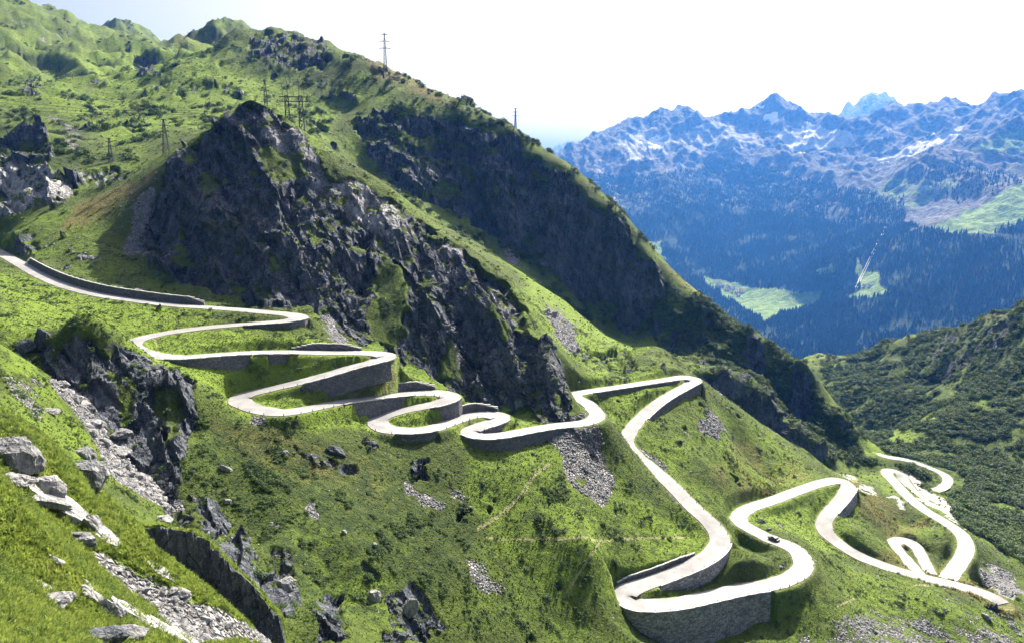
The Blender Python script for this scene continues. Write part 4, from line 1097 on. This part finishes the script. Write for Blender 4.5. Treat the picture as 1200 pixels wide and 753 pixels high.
# ------------------------------------------------------------------ boulders, one by one
DOWN = lambda x, y: None
def boulder(px, py, w, h, label, mat=None, depth=1.0, yaw=None, pitch=0.0, roll=0.0, seed=0, group=None, name='boulder', lift=0.2, sub=4, planes=20):
    g = ground(px, py); d = math.hypot(g.x, g.y); k = g.length / FPX
    W, H = w * k * .5, h * k * .5
    me = rock_mesh(seed + 100, W * 1.1, W * depth, H * 1.1, sub, planes, .11, name)
    o = link(name, me, mat or M_BOULDER)
    yaw = math.atan2(-g.x, g.y) if yaw is None else R(yaw)
    o.rotation_euler = (R(pitch), R(roll), yaw)
    o.location = g + Vector((0, 0, H * lift))
    tag(o, label, 'rock', group)
    return o
BL = [
    (16, 545, 42, 44, 'large rounded lichen grey boulder at the left edge of the grass slope', M_BOULDER, .9, None, 0, 0),
    (57, 580, 40, 26, 'pale topped boulder with a dark front, just below the large lichen boulder', M_PALE, .8, None, 0, 22),
    (18, 566, 30, 14, 'flat pale slab of rock below the large lichen boulder', M_PALE, .7, None, 0, 12),
    (112, 622, 16, 40, 'upright pale pointed stone leaning beside the long slab', M_PALE, .7, None, 0, -22),
    (102, 566, 40, 40, 'big split grey boulder above the slab, at the rim of the gully', M_BOULDER, .7, None, 0, 30),
    (101, 538, 22, 22, 'dark boulder perched above the split grey boulder', M_BOULDER, .9, None, 0, 10),
    (60, 484, 16, 8, 'small flat white stone lying alone on the upper left grass', M_PALE, .8, None, 0, 5),
    (45, 588, 60, 10, 'thin pale rock edge in the grass above the long slab', M_PALE, .5, None, 0, 25),
    (92, 636, 40, 16, 'dark fronted pale ledge at the head of the scree gully', M_BOULDER, .6, None, 0, 24),
    (192, 612, 18, 12, 'white triangular stone on top of the dark cliff block', M_PALE, .8, None, 0, 20),
    (212, 700, 26, 10, 'short pale slab at the lower end of the cliff block foot', M_PALE, .6, None, 0, 26),
    (60, 708, 34, 14, 'flat white stone in the dry grass near the lower left corner', M_PALE, .7, None, 0, 6),
    (58, 660, 24, 6, 'thin pale stone blade in the near grass, left of the scree', M_PALE, .4, None, 0, 38),
    (47, 690, 26, 7, 'thin pale stone blade lower in the near grass', M_PALE, .4, None, 0, 38),
    (108, 704, 40, 16, 'grey rock rib running down beside the scree', M_PALE, .4, None, 0, 55),
    (128, 722, 34, 20, 'grey rock hump at the head of the bottom slab', M_BOULDER, .6, None, 0, 35),
    (110, 752, 46, 18, 'dark grey rock at the bottom edge left of the white slab', M_DARKROCK, .7, None, 0, 10),
    (150, 748, 40, 20, 'grey broken rock beside the white bottom slab', M_BOULDER, .7, None, 0, 15),
    (140, 530, 24, 14, 'pale boulder in the middle of the gully stream bed', M_PALE, .8, None, 0, 15),
    (117, 500, 14, 12, 'white boulder at the foot of the dark gorge wall', M_PALE, .8, None, 0, 15),
    (90, 470, 13, 14, 'rounded white boulder in the upper gully', M_PALE, .8, None, 0, 10),
    (70, 452, 16, 9, 'white stone near the top of the gully', M_PALE, .8, None, 0, 25),
    (142, 512, 20, 10, 'grey stone wedged against the gorge wall', M_BOULDER, .8, None, 0, 10),
    (30, 412, 18, 16, 'dark grey block at the top of the gully', M_DARKROCK, .8, None, 0, 0),
    (50, 400, 16, 20, 'upright dark rock above the top of the gully', M_DARKROCK, .8, None, 0, 10),
    (334, 533, 8, 8, 'small white stone below the second hairpin loop', M_PALE, .8, None, 0, 0),
    (435, 522, 14, 9, 'dark rock poking from the bright grass below the road loop', M_DARKROCK, .8, None, 0, 25),
    (395, 530, 24, 10, 'dark rock step in the slope under the leftward road leg', M_DARKROCK, .6, None, 0, 28),
    (265, 550, 15, 7, 'pale rock rib on the brown slope left of centre', M_PALE, .5, None, 0, 35),
    (268, 590, 9, 7, 'small white rock on the brown slope above the gorge', M_PALE, .8, None, 0, 0),
    (404, 624, 7, 7, 'white stone in the middle of the lower green slope', M_PALE, .8, None, 0, 0),
    (438, 640, 8, 7, 'pale stone beside a dark hollow on the lower slope', M_PALE, .8, None, 0, 0),
    (340, 690, 24, 22, 'pale broken rock above the dark gorge hole at the bottom', M_PALE, .7, None, 0, 20),
    (438, 700, 16, 18, 'pale rock beside the bottom gorge hole', M_PALE, .7, None, 0, 20),
    (482, 716, 16, 22, 'pale rock on the rim of the right gorge hole', M_PALE, .7, None, 0, 20),
    (892, 612, 9, 6, 'grey stone on the grass above the bend with the car', M_BOULDER, .8, None, 0, 0),
    (901, 621, 6, 4, 'dark stone with a white side just above the car bend', M_PALE, .8, None, 0, 0),
    (1155, 724, 9, 6, 'pale block lying below the end of the lowest leg', M_PALE, .8, None, 0, 10),
]
for n_, b in enumerate(BL):
    boulder(*b[:6], depth=b[6], yaw=b[7], pitch=b[8], roll=b[9], seed=n_)
def slab(pts, wid, thick, label, seed):
    """a bare glacier-smoothed slab lying in the slope along its fall"""
    G = [ground(a, b) for a, b in pts]
    P = spline([tuple(g) for g in G], .35); n = len(P); m = 9
    o0 = Vector(P[n // 2]); v, f = [], []
    for i in range(n):
        q = i / (n - 1); w = wid * (math.sin(math.pi * min(max(q, .03), .97)) ** .45) * (1 + .25 * mnoise.noise(Vector((i * .12, seed, 0))))
        d = Vector(P[min(i + 1, n - 1)] - P[max(i - 1, 0)]); sd_ = Vector((-d.y, d.x, 0)).normalized()
        for k in range(m):
            a = (k / (m - 1) - .5) * 2
            x, y = P[i][0] + sd_.x * w * a * .5, P[i][1] + sd_.y * w * a * .5
            edge_ = 1 - abs(a) ** 3
            rough_ = mnoise.noise(Vector((x * .9, y * .9, seed))) * .22 + mnoise.noise(Vector((x * 2.6, y * 2.6, seed))) * .08
            z = ground_z(x, y) + (thick * (.55 + rough_ * 1.6) if edge_ > 0.02 else -.7)
            v.append((x - o0.x, y - o0.y, z - o0.z + (0.0 if abs(a) < .99 else -.3)))
        for k in (m - 1, 0):
            a = (k / (m - 1) - .5) * 2
            x, y = P[i][0] + sd_.x * w * a * .5, P[i][1] + sd_.y * w * a * .5
            v.append((x - o0.x, y - o0.y, ground_z(x, y) - 1.6 - o0.z))
    M = m + 2
    for i in range(n - 1):
        for k in range(M): f.append((i * M + k, i * M + (k + 1) % M, (i + 1) * M + (k + 1) % M, (i + 1) * M + k))
    f.append(tuple(range(M))); f.append(tuple((n - 1) * M + k for k in range(M))[::-1])
    me = bpy.data.meshes.new('rock_slab'); me.from_pydata(v, [], f); me.update()
    o = link('rock_slab', me, M_SLAB); o.location = o0
    tag(o, label, 'rock')
slab([(30, 573), (58, 588), (86, 604), (108, 622)], 3.4, 1.1, 'upper half of the long pale smooth slab sloping down the near grass', 1)
slab([(104, 618), (122, 632), (146, 645)], 2.2, .9, 'lower end of the long pale slab, thin and white', 2)
slab([(170, 660), (190, 674), (214, 690)], 1.5, .6, 'pale slab at the foot of the dark cliff block', 3)
slab([(132, 714), (160, 726), (192, 742), (236, 762)], 3.6, 1.2, 'big white rock slab at the bottom edge beneath the scree', 4)
slab([(96, 680), (112, 700), (130, 720)], .9, .6, 'narrow pale rib of rock running down left of the scree', 5)
# the larger stones of the two gullies, each its own rock
stones = [rock_mesh(300 + k, 1, .8, .55, 2, 12, .05, 'scree_stone') for k in range(8)]
for me_ in stones: me_.materials.append(M_SCREE)
stones_pale = [m_.copy() for m_ in stones]
for m_ in stones_pale: m_.name = 'gully_stone'; m_.materials[0] = M_PALE
def stone_field(weight, n, s0, s1, label, group, forms=stones):
    p, i, j = sow(weight, n)
    for q in range(n):
        o = bpy.data.objects.new('scree_stone', forms[q % 8]); COL.objects.link(o)
        s = s0 + (s1 - s0) * rnd.random() ** 2
        o.location = Vector(p[q]) + Vector((0, 0, .12 * s)); o.scale = (s, s * rnd.uniform(.8, 1.2), s * rnd.uniform(.7, 1.2))
        o.rotation_euler = (rnd.gauss(0, .4), rnd.gauss(0, .4), rnd.uniform(0, 6.28))
        tag(o, label, 'rock', group)
FGSC = SCRV * inpoly([(95, 640), (130, 650), (200, 690), (340, 740), (340, 760), (230, 760), (150, 705)], UF, VF) * (rg < 98)
stone_field(FGSC, 150, .28, .75, 'angular grey stone in the scree gully at the lower left', 'angular stones of the near scree gully')
stone_field(SCRV * inpoly([(40, 420), (75, 440), (150, 520), (205, 590), (170, 600), (85, 490)], UF, VF) * (rg > 150) * (rg < 240), 130, .5, 1.9, 'pale stone in the stream gully under the dark gorge wall', 'pale stones of the gorge stream bed', stones_pale)

# ------------------------------------------------------------------ guard stones along the outer edges of the road
gs = rock_mesh(77, .22, .18, .42, 1, 10, .04, 'guard_stone'); gs.materials.append(M_COPING)
GUARD = [('main', (196, 418), (350, 412), (0, 1), 'the second road leg'), ('main', (458, 418), (300, 458), (0, 1), 'the third road leg'), ('main', (290, 477), (528, 464), (0, 1), 'the long fourth leg'), ('main', (442, 496), (560, 486), (0, 1), 'the leftward middle loop'),
         ('main', (552, 508), (690, 494), (0, 1), 'the leg with the tall wall'), ('main', (736, 700), (935, 672), (0, 1), 'the lowest left hairpin'), ('main', (942, 660), (908, 634), (1, 0), 'the bend beside the car'), ('main', (815, 446), (745, 494), (1, 0), 'the right-hand hairpin'),
         ('main', (785, 567), (844, 628), (1, 0), 'the long falling leg'), ('main', (843, 640), (770, 680), (0, 1), 'the rubble wall bend')]
for tk, a, b, sd, what in GUARD:
    t = TR[tk]; ia, ib = seg(tk, a, b); s = side_of(t, (ia + ib) // 2, *sd); sg = 1 if s == 0 else -1
    for i in range(ia, ib, 5):
        o = bpy.data.objects.new('guard_stone', gs); COL.objects.link(o)
        off = t.w[i] / 2 - .12
        o.location = (t.P[i, 0] + t.N[i, 0] * sg * off, t.P[i, 1] + t.N[i, 1] * sg * off, t.P[i, 2] + .28); o.rotation_euler = (0, 0, rnd.uniform(0, 6))
        tag(o, 'small grey guard stone on the outer edge of ' + what, 'guard stone', 'guard stones along ' + what)

# ------------------------------------------------------------------ pylons and wires
def lattice(mb, z0, z1, w0, w1, n, r, cx=0, cy=0):
    zz = [z0 + (z1 - z0) * (1 - (1 - k / n) ** 1.0) for k in range(n + 1)]
    cor = lambda z: [(cx + sx * (w0 + (w1 - w0) * (z - z0) / (z1 - z0)) / 2, cy + sy * (w0 + (w1 - w0) * (z - z0) / (z1 - z0)) / 2, z) for sx, sy in ((-1, -1), (1, -1), (1, 1), (-1, 1))]
    for a, b in zip(zz, zz[1:]):
        A, B = cor(a), cor(b)
        for k in range(4):
            mb.bar(A[k], B[k], r); mb.bar(A[k], B[(k + 1) % 4], r * .6); mb.bar(A[(k + 1) % 4], B[k], r * .6); mb.bar(B[k], B[(k + 1) % 4], r * .6)
def pylon(loc, H, w, arms, label, yaw, r=.14, group='lattice power pylons on the hills'):
    root = empty('power_pylon', loc, yaw)
    tag(root, label, 'pylon', group)
    m = MB(); lattice(m, -2.0, H * .97, w, w * .16, 9, r); m.build('lattice_mast', M_STEEL, root)
    ends = []
    for z, L in arms:
        c = MB(); z = z * H
        for s in (-1, 1):
            c.bar((0, -.35, z), (s * L, 0, z + .1), r * .8); c.bar((0, .35, z), (s * L, 0, z + .1), r * .8); c.bar((0, 0, z + L * .3), (s * L, 0, z + .1), r * .7)
            for q in (.33, .66): c.bar((s * L * q, 0, z), (s * L * q, 0, z + L * .3 * (1 - q)), r * .5)
        arm = c.build('crossarm', M_STEEL, root)
        for s in (-1, 1):
            iv = MB(); x = s * L * .96
            for kq in range(5): iv.bar((x, 0, z - .1 - kq * .3), (x, 0, z - .3 - kq * .3), .16, 6)
            iv.bar((x, 0, z + .1), (x, 0, z - 1.6), .05)
            ob = iv.build('insulator', M_COPING, arm)
            ends.append((x, z - 1.6))
    cy, sy = math.cos(yaw), math.sin(yaw)
    return [Vector((loc[0] + x * cy, loc[1] + x * sy, loc[2] + z)) for x, z in ends]
def height_at(px, py0, py1, d):
    return at(px, py1, d)[2] - at(px, py0, d)[2]
gA = ground(451, 82, 600); dA_ = math.hypot(gA.x, gA.y)
eA = pylon(gA, height_at(451, 84, 41, dA_), 3.4, ((.55, 6.2), (.74, 5.2), (.93, 3.4)), 'tall lattice pylon standing on the skyline of the green ridge', R(12), .26)
gD = Vector(at(604, 158, 716)); gD.z = ground_z(gD.x, gD.y)
eD = pylon(gD, 19, 2.0, ((.58, 4.2), (.76, 3.6), (.94, 2.2)), 'faint pylon top showing over the ridge where it starts to drop', R(25), .16)
gC = ground(312, 118, 440); dC_ = math.hypot(gC.x, gC.y)
gC = Vector(at(312, 126, 560)); gC.z = ground_z(gC.x, gC.y)
eC = pylon(gC, height_at(312, 126, 92, 560) + max(0, at(312, 126, 560)[2] - gC.z), 4.5, ((.62, 3.6), (.80, 3.2), (.95, 2.0)), 'slender pylon behind the crest of the crag, left of the double tower', R(15), .2)
gF = Vector(at(197, 200, 470)); gF.z = ground_z(gF.x, gF.y)
eF = pylon(gF, 19, 3.6, ((.6, 3.0), (.78, 2.6), (.95, 1.6)), 'pale pylon at the left shoulder of the crag', R(15), .14)
gG = ground(130, 190, 440)
eG = pylon(gG, 15, 3.0, ((.62, 2.6), (.8, 2.2), (.95, 1.4)), 'small pylon in the grassy hollow below the waterfall gully', R(15), .14)
# the double tower with a wide cross beam
gB = Vector(at(346, 150, 425)); gB.z = ground_z(gB.x, gB.y) - .5
rt = empty('portal_pylon', gB, R(12)); tag(rt, 'broad double legged lattice tower on the crest of the dark crag', 'pylon', 'lattice power pylons on the hills')
HB = at(346, 100, 425)[2] - gB.z
for xo in (-3.6, 3.6):
    m = MB(); lattice(m, -2, HB * .82, 3.2, 1.6, 6, .2, xo); m.build('lattice_leg', M_STEEL, rt)
m = MB()
for zq in (.72, .80):
    for yq in (-.6, .6): m.bar((-7.5, yq, HB * zq), (7.5, yq, HB * zq), .24)
for kq in range(10): m.bar((-7.5 + 1.5 * kq, -.6, HB * .72), (-6 + 1.5 * kq, -.6, HB * .80), .07); m.bar((-6 + 1.5 * kq, .6, HB * .72), (-7.5 + 1.5 * kq, .6, HB * .80), .07)
m.build('cross_beam', M_STEEL, rt)
for xo in (-5.6, -3.0, 0, 3.0, 5.6):
    m = MB(); m.bar((xo, 0, HB * .80), (xo, 0, HB * (1.0 if abs(xo) != 3.0 else 1.06)), .16); m.build('mast_tip', M_STEEL, rt)
for xo in (-6.8, -1.5, 1.5, 6.8):
    m = MB()
    for kq in range(5): m.bar((xo, 0, HB * .72 - .1 - .3 * kq), (xo, 0, HB * .72 - .3 - .3 * kq), .16, 6)
    m.build('insulator', M_COPING, rt)
eB = [Vector((gB.x + xo * math.cos(R(12)), gB.y + xo * math.sin(R(12)), gB.z + HB * .72 - 1.6)) for xo in (-6.8, -1.5, 1.5, 6.8)]
def wire(a, b, sag, label, r=.05):
    m = MB(); n = 18; pts = []
    for k in range(n + 1):
        t = k / n; p = a.lerp(b, t); p.z -= sag * 4 * t * (1 - t); pts.append(p)
    for p, q in zip(pts, pts[1:]): m.bar(p, q, r, 3)
    o = m.build('power_line', M_STEEL); tag(o, label, 'cable', 'power lines between the pylons')
    return o
lw = Vector(at(-60, 104, 620))
for k in range(3):
    wire(eB[k], lw + Vector((0, 0, -3.0 * k)), 8, 'wire from the double tower running left across the green hollow', .07)
for k in (0, 1, 2, 3): wire(eA[k], eD[k], 6, 'wire between the skyline pylon and the faint one beyond', .04)
for k in (0, 1): wire(eF[k], eG[k], 2, 'wire between the crag shoulder pylon and the hollow pylon', .04)
# two wooden posts on the ridge line
for px_, py_, lb in ((712, 266, 'left one of two dark poles standing on the falling ridge line'), (721, 267, 'right one of two dark poles standing on the falling ridge line')):
    g = Vector(at(px_, py_, 662)); g.z = ground_z(g.x, g.y)
    rt_ = empty('power_pole', g); tag(rt_, lb, 'pole', 'poles on the ridge line')
    m = MB(); m.bar((0, 0, -1), (0, 0, 11.5), .32, 8); m.build('post', M_DARKROCK, rt_)
    m = MB(); m.bar((-1.6, 0, 10.4), (1.6, 0, 10.4), .16); m.build('crossarm', M_DARKROCK, rt_)
    for xo in (-1.4, 0, 1.4):
        m = MB(); m.bar((xo, 0, 10.5), (xo, 0, 11.1), .12, 6); m.build('insulator', M_COPING, rt_)

# ------------------------------------------------------------------ the car on the bend
M_PAINT = plain('dark_car_paint', (0.05, 0.055, 0.065), .1, 2, .3, spec=.5)
M_GLASS = plain('car_glass', (0.02, 0.025, 0.03), .1, 2, .08, spec=.8)
M_TYRE = plain('tyre_rubber', (0.02, 0.02, 0.02), .2, 4, .9)
M_RED = plain('tail_lamp_red', (0.45, 0.02, 0.02), .1, 2, .3)
M_LAMP = plain('headlamp_glass', (0.7, 0.7, 0.72), .1, 2, .2)
t = TR['main']; ic = int(np.argmin(((t.uv - np.array((906, 634))) ** 2).sum(1)))
car = empty('parked_car', t.P[ic] + np.array([0, 0, .09]), math.atan2(t.T[ic, 1], t.T[ic, 0]))
tag(car, 'small dark car driving on the pale bend at the lower right', 'car')
def loft(secs, name, mat, parent):
    v, f = [], []; m = len(secs[0])
    for sct in secs: v += sct
    for a in range(len(secs) - 1):
        for k in range(m): f.append((a * m + k, a * m + (k + 1) % m, (a + 1) * m + (k + 1) % m, (a + 1) * m + k))
    f.append(tuple(range(m))[::-1]); f.append(tuple((len(secs) - 1) * m + k for k in range(m)))
    me = bpy.data.meshes.new(name); me.from_pydata(v, [], f); me.update()
    return link(name, me, mat, parent)
def csec(x, hw, z0, z1, ch=.1):
    return [(x, -hw + ch, z0), (x, hw - ch, z0), (x, hw, z0 + ch), (x, hw, z1 - ch), (x, hw - ch, z1), (x, -hw + ch, z1), (x, -hw, z1 - ch), (x, -hw, z0 + ch)]
loft([csec(-2.1, .74, .35, .85), csec(-1.9, .84, .28, .95), csec(-.9, .88, .25, .98), csec(.8, .88, .25, .95), csec(1.7, .84, .26, .82), csec(2.1, .72, .34, .68)], 'body', M_PAINT, car)
cab = loft([csec(-1.75, .70, .92, 1.0, .03), csec(-1.25, .66, .92, 1.42, .08), csec(.0, .66, .92, 1.47, .08), csec(.45, .66, .92, 1.40, .08), csec(1.05, .72, .90, .96, .02)], 'cabin_glass', M_GLASS, car)
loft([csec(-1.2, .62, 1.40, 1.46, .02), csec(-.4, .62, 1.45, 1.51, .02), csec(.4, .60, 1.40, 1.46, .02)], 'roof', M_PAINT, car)
for xw in (-1.3, 1.3):
    for yw in (-.82, .82):
        m = MB(); m.bar((xw, yw - .1, .31), (xw, yw + .1, .31), .31, 14); wq_ = m.build('wheel', M_TYRE, car)
        m = MB(); m.bar((xw, yw - .11, .31), (xw, yw + .11, .31), .18, 10); m.build('rim', M_STEEL, wq_)
for yw in (-.58, .58):
    m = MB(); m.box(-2.13, -2.05, yw - .14, yw + .14, .62, .78); m.build('tail_light', M_RED, car)
    m = MB(); m.box(1.98, 2.11, yw - .15, yw + .15, .52, .66); m.build('headlight', M_LAMP, car)

# ------------------------------------------------------------------ village, farm and cable station in the far valley
M_PLASTER = plain('pale_plaster', (0.62, 0.60, 0.57), .1, .2); M_ROOF = plain('grey_brown_roof', (0.20, 0.17, 0.16), .25, .2); M_PANE = plain('dark_window_pane', (0.05, 0.06, 0.07), .1, 1, .2)
fu1, fv1 = FU, FV
def far_ground(px, py, dmin=2600.0):
    x, y, s = sight(px, py); a = math.atan2(x, y); j = int(np.clip(round((a - FA[0]) / (FA[1] - FA[0])), 0, len(FA) - 1))
    col = FZ[:, j]; hit = np.nonzero((col >= s * FR) & (FR > dmin))[0]
    i = hit[0] if len(hit) else len(FR) - 1
    return Vector((FX[i, j], FY[i, j], FZ[i, j]))
def house(px, py, L, Wd, H, label, group, yaw):
    g = far_ground(px, py)
    rt = empty('house', g, yaw); tag(rt, label, 'house', group)
    m = MB(); m.box(-L / 2, L / 2, -Wd / 2, Wd / 2, -4, H); m.build('wall', M_PLASTER, rt)
    m = MB(); o_ = .8
    m.prism([(-L / 2 - o_, -Wd / 2 - o_, H - .3), (-L / 2 - o_, Wd / 2 + o_, H - .3), (-L / 2 - o_, 0, H + Wd * .42)], [(L / 2 + o_, -Wd / 2 - o_, H - .3), (L / 2 + o_, Wd / 2 + o_, H - .3), (L / 2 + o_, 0, H + Wd * .42)])
    m.build('roof', M_ROOF, rt)
    m = MB(); n = max(2, int(L / 4))
    for k in range(n):
        for zf in range(int(H // 3)):
            x = -L / 2 + L * (k + .5) / n
            for sy in (-1, 1): m.box(x - .6, x + .6, sy * Wd / 2 - .06, sy * Wd / 2 + .06, zf * 3 + 1.0, zf * 3 + 2.4)
    m.build('window_panes', M_PANE, rt)['kind'] = 'stuff'
for k in range(30):
    q = rnd.random()
    house(836 + q * 34 + rnd.uniform(-3, 6), 331 + q * 13 + rnd.uniform(-1, 5), rnd.uniform(14, 26), rnd.uniform(11, 15), rnd.uniform(8, 14), 'pale village house with a brown roof beside the meadows on the valley floor', 'houses of the village on the valley floor', rnd.uniform(0, 3.1))
for px_, py_, lb in ((1014, 336, 'left farmhouse on the small clearing within the forest'), (1020, 336.5, 'right farmhouse on the small clearing within the forest')):
    house(px_, py_, 26, 14, 9, lb, 'farmhouses on the forest clearing', .4)
house(1072, 271, 60, 18, 9, 'long white building at the upper edge of the forest by the alpine meadow', 'alp buildings', .1)
house(1037, 269, 18, 14, 10, 'small station building at the top of the penstock cutting', 'alp buildings', .2)
pa, pb = [(1036, 272), (1003, 340)][0], (1003, 340)
rt = empty('penstock', far_ground(1036, 273)); tag(rt, 'pair of pipes running straight down the forest slope from the small station', 'pipeline')
PEN = [far_ground(1036 - 33 * k / 24, 272 + 68 * k / 24) for k in range(25)]
for _ in range(6): PEN = [PEN[0]] + [(PEN[k - 1] + PEN[k] * 2 + PEN[k + 1]) / 4 for k in range(1, 24)] + [PEN[-1]]
for off in (-1.2, 1.2):
    m = MB(); pr = None
    for k in range(25):
        g = PEN[k] + Vector((off * 5, 0, 10)) - rt.location
        if pr is not None: m.bar(pr, g, 2.0, 6)
        pr = g
    m.build('pipe', M_COPING, rt)
